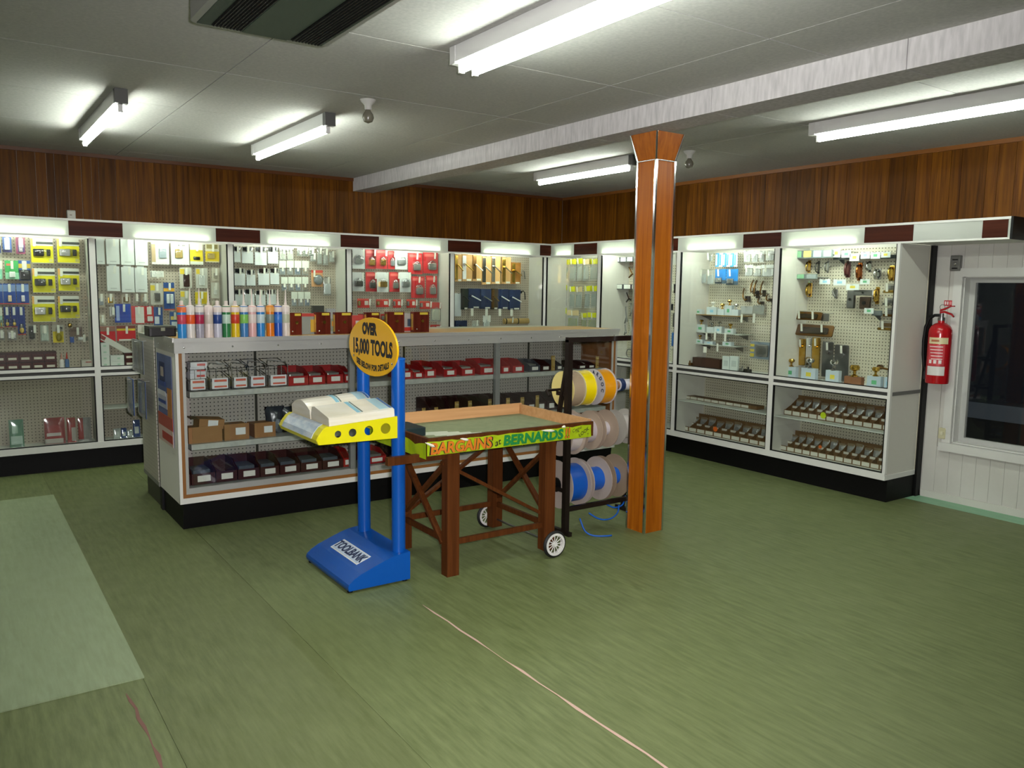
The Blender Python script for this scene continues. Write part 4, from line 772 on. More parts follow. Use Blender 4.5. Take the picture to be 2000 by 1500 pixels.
mcard('Z1', (1640, 335, 1750, 515), 'yellow and white card, third in top row', '#d5d6c8', [(0, 1, .15, .7, '#d0bc28')], [(.5, .3, .5, .15, .012, 'rbox', DK)])
mcard('Z1', (1772, 340, 1890, 495), 'yellow card with tan goods, top row right end', '#c9c3a4', [(0, 1, .05, .6, '#cdb223'), (.1, .9, .75, .98, '#8d8250')], [(.4, .35, .5, .3, .015, 'rbox', C('#b09a58'))])
mcard('B', (1140, 690, 1400, 820), 'small white box on a hook', '#d5d8cc', (), [(.5, .5, .9, .9, .03, 'rbox', C('#d8dbcf'))])
mcard('B', (1150, 930, 1390, 1350), 'clear card with yellow spot and chrome lock', '#b4b2a4', [(.0, .36, .66, .9, '#c9b530')], [(.5, .35, .5, .4, .02, 'rbox', CHROME)])
mcard('B', (1410, 920, 1620, 1460), 'tall blue card with white plastic pieces', '#21447c', [(0, 1, .68, .8, '#cf9c28'), (0, 1, 0, .05, '#a4503c')], [(.38, .42, .28, .34, .015, 'rbox', C('#d0d8d4')), (.72, .42, .28, .34, .015, 'rbox', C('#d0d8d4'))])
mcard('Z1', (1550, 540, 1655, 720), 'card with dark brown cover and yellow spot', '#b9b7a8', [(.05, .4, .68, .92, '#c8b02e')], [(.55, .38, .5, .6, .012, 'rbox', C('#3a2018', .3))])
mcard('Z1', (1690, 545, 1790, 718), 'pale card with white cover and yellow spot', '#b9b9ac', [(.05, .35, .7, .95, '#c8b02e')], [(.5, .4, .5, .5, .012, 'rbox', C('#cfd4cc'))])
mcard('Z1', (1825, 545, 1890, 655), 'narrow clear card, upper right', '#b5b09c', (), [(.5, .4, .5, .4, .012, 'rbox', C('#9c9684'))])
mcard('Z1', (1822, 670, 1890, 805), 'narrow clear card with black fitting, right end', '#b9b8a8', (), [(.5, .5, .4, .5, .012, 'rbox', C('#d0d2c8'))])
mcard('Z1', (1825, 825, 1890, 925), 'narrow clear card, lower right end', '#b5b09c', (), [(.5, .4, .5, .4, .012, 'rbox', C('#c2bda8'))])
mcard('Z1', (1560, 740, 1645, 890), 'pale card with yellow spot, lower right', '#b5b7a4', [(.0, .4, .65, .95, '#c8b02e')], [(.5, .3, .5, .4, .012, 'rbox', C('#aeb4a4'))])
mcard('Z1', (1685, 745, 1790, 925), 'yellow card with dark brown covers, lower right', '#c9c2a0', [(0, 1, .4, .95, '#cdb51e'), (0, 1, 0, .3, '#4a2015')], [(.35, .5, .3, .3, .012, 'rbox', C('#d9dad0'))])
for k, (b, c1) in enumerate((((110, 1130, 250, 1400), '#8f989c'), ((280, 1130, 440, 1350), '#b08a3a'), ((580, 1130, 750, 1330), '#7a5a34'), ((830, 1130, 910, 1320), '#a8a488'), ((960, 1130, 1100, 1330), '#b9bcae'))):
    card('B', 'B', b, 'small tagged key blank pack, %s in its row, second wall cabinet' % ORD[k], g, .07, '#b0a995', (), [(.5, .4, .6, .5, .014, 'rbox', BRASS if k == 1 else C(c1, .35))])
for b, c1, bands, lb, bl in (((320, 240, 545, 500), '#1c3f9c', [(.1, .3, .1, .9, '#8fa3c9')], 'shiny blue bag', ()), ((555, 270, 730, 520), '#b8383a', [(.3, 1, .05, .95, '#d0d3c8')], 'red and white pack', ()), ((720, 270, 865, 505), '#a82222', [(.35, .8, .5, .95, '#d8d8cc')], 'red pack with white bottle', [(.6, .25, .5, .3, .02, 'rbox', C('#d5d3c8'))]), ((865, 285, 990, 545), '#27487e', [(.1, .6, .1, .5, '#c4ccd0')], 'blue pack with white panel', ()), ((240, 280, 330, 430), '#a9a99c', (), 'silver key bunch', [(.5, .5, .8, .8, .02, 'rbox', SIL)]), ((90, 390, 190, 540), '#b3ad98', (), 'pale small pack at the left edge', [(.5, .4, .6, .6, .015, 'rbox', C('#c4c0a8'))]), ((1090, 350, 1200, 600), '#2f4f86', [(.1, .9, .55, .75, '#cbb55a'), (.2, .9, .08, .45, '#c4ced0')], 'blue and white pack above the black case', ())):
    card('B', 'Bd', b, lb+', middle row, second wall cabinet', g, .085, c1, bands, bl, .05)
for b, c1, bands, lb in (((105, 560, 330, 770), '#b3141a', [(0, 1, .7, .98, '#8d6a58')], 'red pack at left'), ((350, 545, 610, 755), '#b8141c', [(0, 1, .68, .82, '#c9b02e'), (0, 1, .82, 1, '#7d3a34'), (.1, .9, 0, .12, '#d0ccc0')], 'red pack with yellow band'), ((640, 535, 800, 725), '#cdb99a', [(0, 1, .5, 1, '#d6d0c2'), (.2, .8, .05, .4, '#c9a050')], 'peach and white pack')):
    card('B', 'Bd', b, lb+', low row, second wall cabinet', g, .085, c1, bands, (), 0)
def carton(wall, crop, b, d, label, col, z=None, depth=.07, group=None, marks=()):
    c, w_, h_, rz = on_shelf(wall, crop, b, d, z if z is not None else 0)
    if z is None:
        c, w_, h_, rz = place(wall, crop, b, d)
    t = thing('carton', label, 'box', c, rz, group); bxp(t, 'box_body', -w_/2, w_/2, 0, depth, 0, h_, C(col, .5))
    for q_, (a0, a1, z0, z1, m_) in enumerate(marks): bxp(t, 'printed_panel', (a0-.5)*w_, (a1-.5)*w_, -.0006-.0004*q_, 0, z0*h_, z1*h_, C(m_, .5))
    return t
zz = SHELFZ
for k in range(4):
    c, w_, h_, rz = on_shelf('B', 'Bd', (110, 780, 250, 1100), .12, SHELFZ); hk = h_/4; t = thing('carton', 'small white carton, %s up in the tall stack, second wall cabinet' % ORD[k], 'box', (c.x, c.y, SHELFZ+k*hk), 0, 'white cartons in the second cabinet'); bxp(t, 'box_body', -w_/2, w_/2, 0, .07, 0, hk-.0006, C('#c6cbc2', .5)); bxp(t, 'printed_panel', -w_*.1, w_*.2, -.0006, 0, hk*.35, hk*.6, C('#9fbba4', .5))
for k in range(2):
    c, w_, h_, rz = on_shelf('B', 'Bd', (260, 955, 450, 1100), .12, SHELFZ); hk = h_/2; t = thing('carton', 'small white carton, %s in the short stack, second wall cabinet' % ('lower', 'upper')[k], 'box', (c.x, c.y, SHELFZ+k*hk), 0, 'white cartons in the second cabinet'); bxp(t, 'box_body', -w_/2, w_/2, 0, .07, 0, hk-.0006, C('#c6cbc2', .5)); bxp(t, 'printed_panel', 0, w_*.2, -.0006, 0, hk*.35, hk*.6, C('#9fbba4', .5))
c, w_, h_, rz = on_shelf('B', 'Bd', (460, 920, 660, 1110), .12, SHELFZ); t = thing('drawer_cabinet', 'dark brown label drawers at the right of the cartons, second wall cabinet', 'drawers', c); bxp(t, 'carcass', -w_/2, w_/2, 0, .1, 0, h_, DRW)
for r in range(2): bxp(t, 'drawer', -w_*.46, w_*.46, -.008, 0, h_*(.05+.48*r), h_*(.46+.48*r), C('#4a1c16', .3)); bxp(t, 'label_card', -w_*.4, w_*.2, -.01, -.0085, h_*(.15+.48*r), h_*(.3+.48*r), DRL)
p0, p1 = U(*px('Bd', (110, 690, 0, 0))[:2], Y=PBY-.1), U(*px('Bd', (560, 945, 0, 0))[:2], Y=PBY-.1)
t = thing('spirit_level', 'white bar hanging slantwise above the white cartons, second wall cabinet', 'level', (p0+p1)/2); dv = (p1-p0)/2; bar(t, 'beam', -dv, dv, 0, C('#c9c9bd', .4), (.03, .045)); bar(t, 'red_end', -dv*1.02, -dv*.7, 0, C('#8d3a34', .4), (.032, .03)); bar(t, 'hook', (0, 0, 0), (0, .1, 0), .0022, HOOK)
# ---------------------------------------------------------------- third cabinet
L2 = 'third wall cabinet'; g = grp(L2)
rows = [[(140, 90, 250, 360), (265, 90, 460, 380), (475, 90, 680, 410), (685, 90, 865, 385)], [(140, 440, 330, 740), (340, 470, 495, 740), (530, 440, 720, 735), (725, 440, 880, 720)], [(140, 790, 300, 1060), (310, 780, 480, 1060), (490, 800, 660, 1060), (670, 790, 830, 1050)], [(140, 1060, 300, 1260), (310, 1060, 480, 1260), (490, 1060, 660, 1260)]]
for r, row in enumerate(rows):
    for k, b in enumerate(row): bag('B', 'E', b, 'clear bag with black goods above white card, %s in %s row, third wall cabinet' % (ORD[k], ORD[r]), g, .09, dark='#12161c', white='#d3d9d6', tagx=.0)
for r, (x0, x1, y0, n) in enumerate(((870, 1365, 330, 4), (905, 1355, 590, 4), (1070, 1390, 835, 3))):
    for k in range(n):
        s = (x1-x0)/n; b = (x0+k*s+4, y0, x0+(k+1)*s-4, y0+235); t, w_, h_ = T('bagged_goods', 'B', 'E', b, .08, 'small grey bag under a white clip, %s in %s clip row, third wall cabinet' % (ORD[k], ORD[r]), 'plastic bag', g)
        part(t, 'bag', 'pillow', (0, .004, h_*.28), (w_*.9, .02, h_*.56), BAG); part(t, 'contents', 'rbox', (0, .002, h_*.25), (w_*.6, .01, h_*.35), C(('#7f8a90', '#8f8f8a', '#5f6f86', '#8a7a60')[k], .4)); bxp(t, 'header_card', -w_*.48, w_*.48, -.008, .004, h_*.52, h_, C('#d3d8c8', .45)); bar(t, 'hook', (0, .08, h_*.6), (0, -.012, h_*.6), .002, HOOK); bxp(t, 'price_tag', -.009, .009, -.011, -.009, h_*.28, h_*.56, TAGM)
for k, b in enumerate(((880, 100, 1000, 320), (1000, 100, 1115, 320))): bag('B', 'E', b, 'whitish clear bag, %s of the pair under the light, third wall cabinet' % ORD[k], g, .08, fill='#c9ccb9', header='#d8dbcf', hh=.2)
for k, b in enumerate(((1170, 110, 1250, 250), (1255, 110, 1350, 260), (1360, 110, 1450, 250))): bag('B', 'E', b, 'little bag with white header, %s near the top right, third wall cabinet' % ORD[k], g, .08, header='#d5dacb', hh=.45, fill='#7d8474')
for k, b in enumerate(((1380, 200, 1490, 340), (1500, 110, 1580, 390), (1590, 130, 1680, 400), (1690, 170, 1785, 350))): bag('B', 'E', b, 'clear bag of shiny fittings, %s at upper right, third wall cabinet' % ORD[k], g, .08, fill='#9a9c92')
card('B', 'E', (1405, 480, 1590, 750), 'red-headed card with grey dome lamp, third wall cabinet', g, .08, '#c7976a', [(0, 1, .84, 1, '#b8483a')], [(.55, .42, .8, .6, .035, 'ball', C('#8b9292', .3))], -.35)
bag('B', 'E', (1600, 590, 1730, 890), 'bag of pale sponge pads hanging lowest at right, third wall cabinet', g, .08, fill='#cdd2cf')
# ---------------------------------------------------------------- red cards
L3 = 'red-card cabinet'; g = grp(L3)
RC = '#b02428'
BR_, CH_ = BRASS, mat('padlock_steel', '#a9adab', .3, .8)
def rcard(b, lb, white=False, met=CH_, d=.09, tx=.3, extra=()):
    if white: return card('B', 'F', b, lb+', red-card cabinet', g, d, '#d0d3cf', [(0, 1, .0, .2, '#c9ceca')]+list(extra), [(.5, .45, .8, .44, .03, 'lock', met)], tx)
    return card('B', 'F', b, lb+', red-card cabinet', g, d, RC, [(.1, .9, .8, .93, '#c96058')]+list(extra), [(.6, .38, .6, .46, .025, 'lock', met)], tx)
rcard((155, 50, 355, 375), 'white card with steel padlock, first in top row', True, CH_); rcard((365, 60, 535, 375), 'red card with brass lock, second in top row', False, BR_); rcard((540, 60, 720, 375), 'red card with brass lock, third in top row', False, BR_, .12); rcard((730, 80, 845, 380), 'red card with steel lock, fourth in top row', False, CH_); rcard((850, 90, 1045, 385), 'white card with steel lock, fifth in top row', True, CH_, .11)
OT = [(.35, .55, .35, .5, '#d0722c'), (.6, .85, .35, .5, '#d8d0c0')]
rcard((1060, 120, 1290, 460), 'tall red card with orange spots, sixth in top row', False, SIL, .09, .05, OT); rcard((1300, 110, 1545, 450), 'tall red card with orange spots, last in top row', False, SIL, .07, .2, OT)
rcard((155, 430, 345, 740), 'white card with dark padlock, first in second row', True, DKM); rcard((370, 430, 550, 745), 'red card, second in second row', False, DKM); rcard((555, 430, 740, 755), 'white card with brass padlock, third in second row', True, BR_, .12); rcard((755, 430, 920, 750), 'red card, fourth in second row', False, SIL); rcard((925, 430, 1105, 755), 'white card with steel padlock, fifth in second row', True, CH_, .12)
rcard((1110, 500, 1330, 850), 'tall red card with orange spots, sixth in second row', False, SIL, .09, .0, OT); rcard((1350, 490, 1530, 850), 'tall red card with orange spots, last in second row', False, SIL, .07, .1, OT)
for k, b in enumerate(((235, 860, 430, 1010), (540, 870, 750, 1000), (815, 870, 945, 1010), (1035, 870, 1185, 1010), (1250, 900, 1420, 1030))):
    card('B', 'F', b, 'wide red card with round white spot, %s in third row, red-card cabinet' % ORD[k], g, .08, '#b52a22', [(.6, .9, .3, .75, '#d8cfc4'), (0, 1, .85, 1, '#c9574a')], [(.12, .5, .2, .5, .02, 'rbox', BR_ if k < 2 else SIL)], .42)
bag('B', 'F', (1430, 920, 1600, 1230), 'clear bag with red header and pale cable, right end, red-card cabinet', g, .09, header='#b8443e', hh=.33, fill='#b9b8a0', tagx=.25)
for k, b in enumerate(((245, 1110, 405, 1270), (610, 1110, 735, 1230), (1420, 1285, 1600, 1400), (800, 1150, 930, 1290), (1000, 1110, 1130, 1290))):
    card('B', 'F', b, 'low red card, %s in the bottom row, red-card cabinet' % ORD[k], g, .08, '#a92a26', [(.55, .9, .3, .8, '#c9c0b8')], [(.25, .5, .3, .5, .02, 'rbox', SIL)], .3)
# ---------------------------------------------------------------- door handles
L4 = 'door-handle cabinet'; g = grp(L4)
def handle_board(b, lb, board, plate, lever, d=.10, side=None):
    t, w_, h_ = T('handle_sample', 'B', 'G', b, d, lb+', door-handle cabinet', 'door handle', g)
    bxp(t, 'board', -w_/2, w_/2, 0, .022, 0, h_, woodmat('board_'+board[0][1:], board, 'Z', 10, .5, .05) if isinstance(board, tuple) else C(board, .35))
    bxp(t, 'back_plate', -w_*.48, -w_*.12, -.006, 0, h_*.08, h_*.95, plate, 'rbox'); part(t, 'rose', 'cyly', (-w_*.3, -.016, h_*.62), (w_*.26, .02, w_*.26), plate)
    bar(t, 'lever', (-w_*.34, -.032, h_*.64), (w_*.42, -.036, h_*.40), .0065, lever); bar(t, 'neck', (-w_*.3, -.004, h_*.63), (-w_*.3, -.034, h_*.63), .006, lever)
    bxp(t, 'label_card', -w_*.05, w_*.4, -.0015, -.0002, h_*.02, h_*.09, C('#dcdccf')); hook(t, -.1*w_, h_-.004, d, False); return t
TAN = ('#b98e58', '#c79e68'); NAVY = '#16264a'; WH_ = C('#dfe0dc', .3); BRZ = mat('bronze', '#6b4a1c', .35, .8)
for k, (b, pl_, lv, bd_) in enumerate((((120, 60, 240, 530), BRASS, BRASS, TAN), ((245, 60, 415, 525), WH_, BRASS, TAN), ((425, 70, 580, 520), BRZ, WH_, TAN), ((590, 100, 740, 580), DKM, CHROME, TAN), ((750, 90, 900, 570), CHROME, STEEL, TAN), ((930, 110, 1080, 570), BRASS, CHROME, TAN), ((1095, 200, 1250, 570), BRASS, BRASS, ('#8a5a24', '#9c6a30')))):
    handle_board(b, 'lever handle on a tan board, %s in the top row' % ORD[k], bd_, pl_, lv, .09+.004*k)
for k, (b, pl_, lv, bd_) in enumerate((((235, 650, 345, 1010), DKM, DKM, '#16201a'), ((350, 650, 550, 990), C(NAVY), WH_, NAVY), ((560, 655, 740, 1000), C('#1c2f55'), CHROME, NAVY), ((750, 650, 860, 1010), BRZ, BRASS, '#3a2a14'), ((865, 660, 1040, 1000), C('#1c2f55'), WH_, NAVY), ((1050, 670, 1245, 1015), C('#1c2f55'), WH_, NAVY))):
    handle_board(b, 'lever handle on a dark blue card, %s in the second row' % ORD[k], bd_, pl_, lv, .10)
t, w_, h_ = T('hooked_handle', 'B', 'G', (1250, 680, 1330, 840), .08, 'black curved handle hanging right of the blue cards, door-handle cabinet', 'door handle', g); tube(t, 'lever', [(-w_*.4, 0, h_*.8), (0, -.004, h_*.95), (w_*.3, -.006, h_*.75), (w_*.4, -.006, h_*.3), (w_*.42, -.006, 0)], .006, DK); part(t, 'rose', 'cyly', (-w_*.4, .004, h_*.8), (.03, .012, .03), DK); bar(t, 'hook', (-w_*.4, .08, h_*.8), (-w_*.4, 0, h_*.8), .002, HOOK)
t, w_, h_ = T('hooked_handle', 'B', 'G', (1245, 320, 1330, 480), .08, 'grey curved handle right of the tan boards, door-handle cabinet', 'door handle', g); tube(t, 'lever', [(-w_*.4, 0, h_*.4), (-w_*.2, -.004, h_*.9), (w_*.2, -.006, h_*.8), (w_*.45, -.006, 0)], .005, STEEL); bar(t, 'hook', (-w_*.3, .08, h_*.8), (-w_*.3, 0, h_*.8), .002, HOOK)
card('B', 'G', (115, 730, 225, 1125), 'plain white leaflet card at left, door-handle cabinet', g, .08, '#cfd6d6', (), (), 0, False, 'leaflet', 'leaflet')
handle_board((130, 1200, 330, 1420), 'navy card with a black lever at bottom left', NAVY, C('#1c2f55'), DK, .09)
bag('B', 'G', (410, 1190, 540, 1390), 'clear bag of screws low down, door-handle cabinet', g, .08, fill='#b9bdb0')
bag('B', 'G', (600, 1110, 730, 1400), 'white-topped clear pack low down, door-handle cabinet', g, .08, header='#dde0d6', hh=.4, fill='#c9cfc6')
t, w_, h_ = T('wooden_rail', 'B', 'G', (960, 1150, 1385, 1270), .09, 'pale wooden rod with black bands on hooks, door-handle cabinet', 'rod', g); part(t, 'rod', 'cylx', (0, 0, h_/2), (w_, .045, h_*.8), woodmat('pale_rod', ('#a58a54', '#b89c66'), 'X', 10, .5, .05))
for q in (-.42, .06): part(t, 'band', 'cylx', (q*w_, 0, h_/2), (.012, .05, h_*.9), DK)
hook(t, -.2*w_, h_+.0, .09); hook(t, -.25*w_+.2, h_, .09, False)
for k, x in enumerate((415, 665, 895, 1095)):
    t, w_, h_ = T('price_ticket', 'B', 'G', (x-22, 990, x+22, 1120), .10, 'white price ticket on a hook, %s under the blue cards, door-handle cabinet' % ORD[k], 'price tag', g); bxp(t, 'ticket', -w_/2, w_/2, 0, .002, 0, h_, TAGM); bar(t, 'hook', (0, .10, h_), (0, -.002, h_), .002, HOOK)
# ---------------------------------------------------------------- corner: yellow headed bags
L5 = 'corner cabinet'; g = grp(L5); YH = '#cfd212'
for r, row in enumerate((((300, 140, 370, 500), (400, 150, 530, 510), (540, 140, 655, 520), (665, 130, 765, 520), (775, 140, 885, 520), (890, 135, 1040, 515)), ((290, 590, 360, 960), (380, 590, 500, 950), (540, 610, 635, 990), (640, 615, 760, 990), (800, 600, 900, 990), (905, 600, 1040, 990)), ((280, 980, 350, 1400), (385, 980, 490, 1400), (500, 1020, 700, 1400), (740, 1070, 840, 1400), (855, 1065, 1035, 1410)))):
    for k, b in enumerate(row): bag('R', 'Hc', b, 'yellow-headed clear bag, %s in %s row, corner cabinet' % (ORD[k], ORD[r]), g, .10 if k % 2 else .12, header=YH if (k+r) % 5 != 4 else '#cdb98a', hh=.24, fill='#8d9468' if r == 2 else '#8e978a', tagx=.1)
# ---------------------------------------------------------------- cabinet behind the pillar
L6 = 'cabinet behind the pillar'; g = grp(L6)
def tilt_shelf(wall, crop, b, d, label, n, cols, body='#2b3034', group=None):
    t, w_, h_ = T('label_tray', wall, crop, b, d, label, 'shelf', group); bxp(t, 'tray', -w_/2, w_/2, 0, d, h_*.4, h_*.5, C(body, .4)); bxp(t, 'front_lip', -w_/2, w_/2, -.004, 0, h_*.2, h_*.95, C(body, .4)); prism(t, 'bracket', [(0, h_*.4), (d, h_*.4), (d, -h_*.6)], 'X', -w_*.45, -w_*.45+.006, C(body, .4))
    for k in range(n): x = -w_/2+w_*(k+.5)/n; bxp(t, 'label_card', x-w_/n*.38, x+w_/n*.38, -.006, -.0042, h_*.3, h_*.9, C(cols[k % len(cols)], .5))
    return t
tilt_shelf('R', 'Hc', (1310, 100, 1760, 215), .16, 'upper dark bracket shelf with white labels, cabinet behind the pillar', 4, ['#c9c9c4', '#dde0dc'], group=g); tilt_shelf('R', 'Hc', (1330, 570, 1760, 690), .16, 'lower dark bracket shelf with white labels, cabinet behind the pillar', 3, ['#c9cdc4', '#d8dcd4'], group=g)
for k, (b, m_) in enumerate((((1530, 280, 1720, 460), BRZ), ((1500, 720, 1640, 880), DKM), ((1490, 960, 1570, 1250), STEEL), ((1585, 900, 1660, 1120), STEEL), ((1560, 1180, 1660, 1450), C('#c9ccc4')), ((1490, 1270, 1550, 1450), STEEL))):
    t, w_, h_ = T('hand_tool', 'R', 'Hc', b, .08, 'metal hand tool hanging left of the pillar, %s counting downwards, cabinet behind the pillar' % ORD[k], 'tool', g); bar(t, 'shaft', (-w_*.3, 0, h_), (w_*.1, -.01, h_*.35), .006, m_); bar(t, 'jaw', (w_*.1, -.01, h_*.35), (-w_*.2, -.01, 0), .008, m_); bar(t, 'jaw', (w_*.1, -.01, h_*.35), (w_*.35, -.01, .02), .008, m_); bar(t, 'hook', (-w_*.3, .08, h_), (-w_*.3, -.01, h_), .002, HOOK)
for k, (b, c1) in enumerate((((790, 310, 832, 420), '#c9c9bd'), ((800, 600, 832, 690), '#2a2320'), ((772, 790, 795, 850), '#26262a'), ((790, 880, 815, 1010), '#4a4a44'), ((780, 1060, 825, 1190), '#1d5a9e'), ((770, 1220, 810, 1330), '#b9b8a0'))):
    card('R', 'Z4', b, 'narrow pack seen right of the pillar, %s from top, cabinet behind the pillar' % ORD[k], g, .08, c1, (), (), 0, k == 1)
tl_ = U(*px('Hc', (1700, 1400, 0, 0))[:2], X=PRX-.1)
tube(None, 'wire_coil', [(PRX-.04+.0*k, U(1228, 690, X=PRX-.05).y+.045*math.cos(k*math.pi/8), U(1228, 690, X=PRX-.05).z+.045*math.sin(k*math.pi/8)) for k in range(17)], .006, STEEL); tag(COL.objects[-1] if False else [o for o in COL.objects if o.name.startswith('wire_coil')][0], 'steel wire ring hanging low behind the reel rack, cabinet behind the pillar', 'ring', g)
# ---------------------------------------------------------------- blue card cabinet
L7 = 'blue-card cabinet'; g = grp(L7)
for k in range(6):
    b = (1195+k*35, 312, 1195+(k+1)*35-3, 440); card('R', 'Z4', b, 'slim blue and white pack, %s in the striped top row, blue-card cabinet' % ORD[k], g, .12, '#2f83bd' if k % 2 == 0 else '#cfe0e6', [(.1, .5, .1, .9, '#d8e6ea' if k % 2 == 0 else '#2f83bd')], (), 0, False)
for k, b in enumerate(((1190, 462, 1292, 600), (1296, 462, 1404, 612))): card('R', 'Z4', b, 'bright blue card with dark fittings, %s of two, blue-card cabinet' % ORD[k], g, .12, '#1f74b8', [(0, 1, 0, .25, '#3b4c58')], [(.4, .25, .5, .3, .02, 'rbox', SIL)])
for k, b in enumerate(((1460, 290, 1528, 400), (1532, 290, 1600, 402), (1604, 290, 1656, 400), (1664, 290, 1752, 385), (1470, 422, 1548, 530), (1552, 430, 1622, 532), (1626, 420, 1752, 535))): bag('R', 'Z4', b, 'bag of white plastic hooks, %s of seven at upper right, blue-card cabinet' % ORD[k], g, .10, header='#dfe3de', hh=.3, fill='#d8dcd8')
for k, b in enumerate(((1042, 462, 1108, 600), (1112, 462, 1182, 610), (1130, 310, 1165, 390))): bag('R', 'Z4', b, 'grey clear bag, %s of three at upper left, blue-card cabinet' % ORD[k], g, .10, fill='#9aa4a0')
for k, b in enumerate(((1440, 640, 1512, 772), (1532, 560, 1562, 700), (1562, 560, 1594, 742), (1622, 570, 1656, 725), (1590, 725, 1642, 798), (1668, 695, 1724, 772))):
    t, w_, h_ = T('coat_hook', 'R', 'Z4', b, .03, 'dark bronze hook on the pegboard, %s of six, blue-card cabinet' % ORD[k], 'hook', g); tube(t, 'arm', [(-w_*.4, .02, h_*.95), (-w_*.2, -.01, h_*.7), (0, -.03, h_*.35), (w_*.3, -.035, h_*.12), (w_*.45, -.02, h_*.2)], .007, BRZ); part(t, 'plate', 'rbox', (w_*.25, .01, h_*.22), (w_*.5+.012, .012, h_*.4), C('#2a2018', .4)); bar(t, 'screw', (-w_*.4, .03, h_*.95), (-w_*.4, .015, h_*.95), .003, STEEL)
def shelf_thing(wall, crop, b, d, label, m, group, th=.008):
    t, w_, h_ = T('thin_shelf', wall, crop, b, d, label, 'shelf', group); bxp(t, 'board', -w_/2, w_/2, 0, d, 0, th, m)
    for q in (-.4, .4): prism(t, 'bracket', [(.01, 0), (d, 0), (d, -.05)], 'X', q*w_-.002, q*w_+.002, STEEL)
    return t, t.location.z+th
def knob_block(wall, crop, b, d, label, col, spot, km, group, kh=.05, lying=False, blockonly=False, z=None):
    if z is None: c, w_, h_, rz = place(wall, crop, b, d)
    else: c, w_, h_, rz = on_shelf(wall, crop, b, d, z)
    t = thing('knob_sample', label, 'door knob', c, rz, group); bxp(t, 'block', -w_/2, w_/2, 0, .04, 0, h_, C(col, .45))
    if spot: bxp(t, 'price_spot', -w_*.15, w_*.2, -.0008, 0, h_*.3, h_*.65, C(spot, .5))
    if not blockonly:
        lathe(t, 'knob', [(0, 0), (kh*.3, 0), (kh*.3, kh*.08), (kh*.12, kh*.2), (kh*.12, kh*.45), (kh*.36, kh*.6), (kh*.42, kh*.8), (kh*.3, kh*.98), (0, kh)], km, 18, 'Z', (0, .02, h_))
    return t
s1, z1 = shelf_thing('R', 'Z4', (1000, 885, 1430, 905), .16, 'thin wooden shelf carrying knobs, blue-card cabinet', C('#8a6d3c'), g)
GS, BS_, YS_ = '#5fae7a', '#8fc3d8', '#d8c84a'
for k, (b, sp, km) in enumerate((((1000, 842, 1062, 885), GS, None), ((1112, 822, 1202, 885), BS_, C('#dcdcd0')), ((1215, 840, 1275, 885), None, BRASS), ((1282, 805, 1345, 885), GS, BRASS), ((1348, 845, 1410, 885), None, CHROME))): knob_block('R', 'Z4', b, .15, 'labelled knob block on the wooden shelf, %s from left, blue-card cabinet' % ORD[k], '#c4d0d0', sp, km or CHROME, g, .05, blockonly=km is None, z=z1+.0004)
s2, z2 = shelf_thing('R', 'Z4', (1000, 1055, 1440, 1075), .15, 'second thin shelf carrying knobs, blue-card cabinet', C('#b9bfb4'), g)
for k, (b, sp, km) in enumerate((((1002, 985, 1092, 1055), GS, BRASS), ((1112, 1010, 1180, 1058), None, CHROME), ((1184, 1005, 1252, 1058), BS_, CHROME), ((1282, 1025, 1362, 1062), GS, BRASS))): knob_block('R', 'Z4', b, .14, 'labelled knob block on the second shelf, %s from left, blue-card cabinet' % ORD[k], '#c9d3d0', sp, km, g, .045, z=z2+.0004)
s3, z3 = shelf_thing('R', 'Z4', (1000, 1168, 1390, 1186), .15, 'third thin shelf carrying knobs, blue-card cabinet', C('#b9bfb4'), g)
for k, (b, sp, km) in enumerate((((1000, 1125, 1072, 1168), GS, BRASS), ((1090, 1145, 1170, 1170), BS_, CHROME), ((1262, 1150, 1345, 1172), GS, CHROME))): knob_block('R', 'Z4', b, .14, 'labelled knob block on the third shelf, %s from left, blue-card cabinet' % ORD[k], '#c4d0d2', sp, km, g, .04, z=z3+.0004)
for k, b in enumerate(((1432, 888, 1450, 968), (1545, 882, 1568, 970), (1102, 1065, 1118, 1130), (1180, 1058, 1198, 1132), (1275, 1070, 1295, 1145), (1205, 1165, 1222, 1240), (1080, 1195, 1112, 1252))):
    t, w_, h_ = T('price_ticket', 'R', 'Z4', b, .16, 'white price ticket, %s of seven on the lower hooks, blue-card cabinet' % ORD[k], 'price tag', g); bxp(t, 'ticket', -w_/2, w_/2, 0, .002, 0, h_, TAGM); bar(t, 'hook', (0, .16, h_), (0, -.002, h_), .002, HOOK)
card('R', 'Z4', (1432, 812, 1545, 890), 'flat grey steel plate, left one, blue-card cabinet', g, .02, '#a7aca8', (), (), 0, False, 'steel_plate', 'plate'); card('R', 'Z4', (1550, 805, 1655, 892), 'flat grey steel plate, right one, blue-card cabinet', g, .02, '#8f928a', (), (), 0, False, 'steel_plate', 'plate')
card('R', 'Z4', (1520, 1150, 1712, 1312), 'large grey pack with yellow side labels, blue-card cabinet', g, .08, '#7f8e98', [(0, .2, .1, .3, '#c9b53a'), (0, .2, .4, .55, '#c9b53a'), (0, .2, .7, .85, '#c9b53a')], [(.6, .5, .6, .7, .02, 'rbox', SIL)], 0, False)
carton('R', 'Z4', (975, 1305, 1230, 1400), .20, 'dark brown open box of fittings on the cabinet floor, blue-card cabinet', '#3e2418', SHELFZ, .08, g)
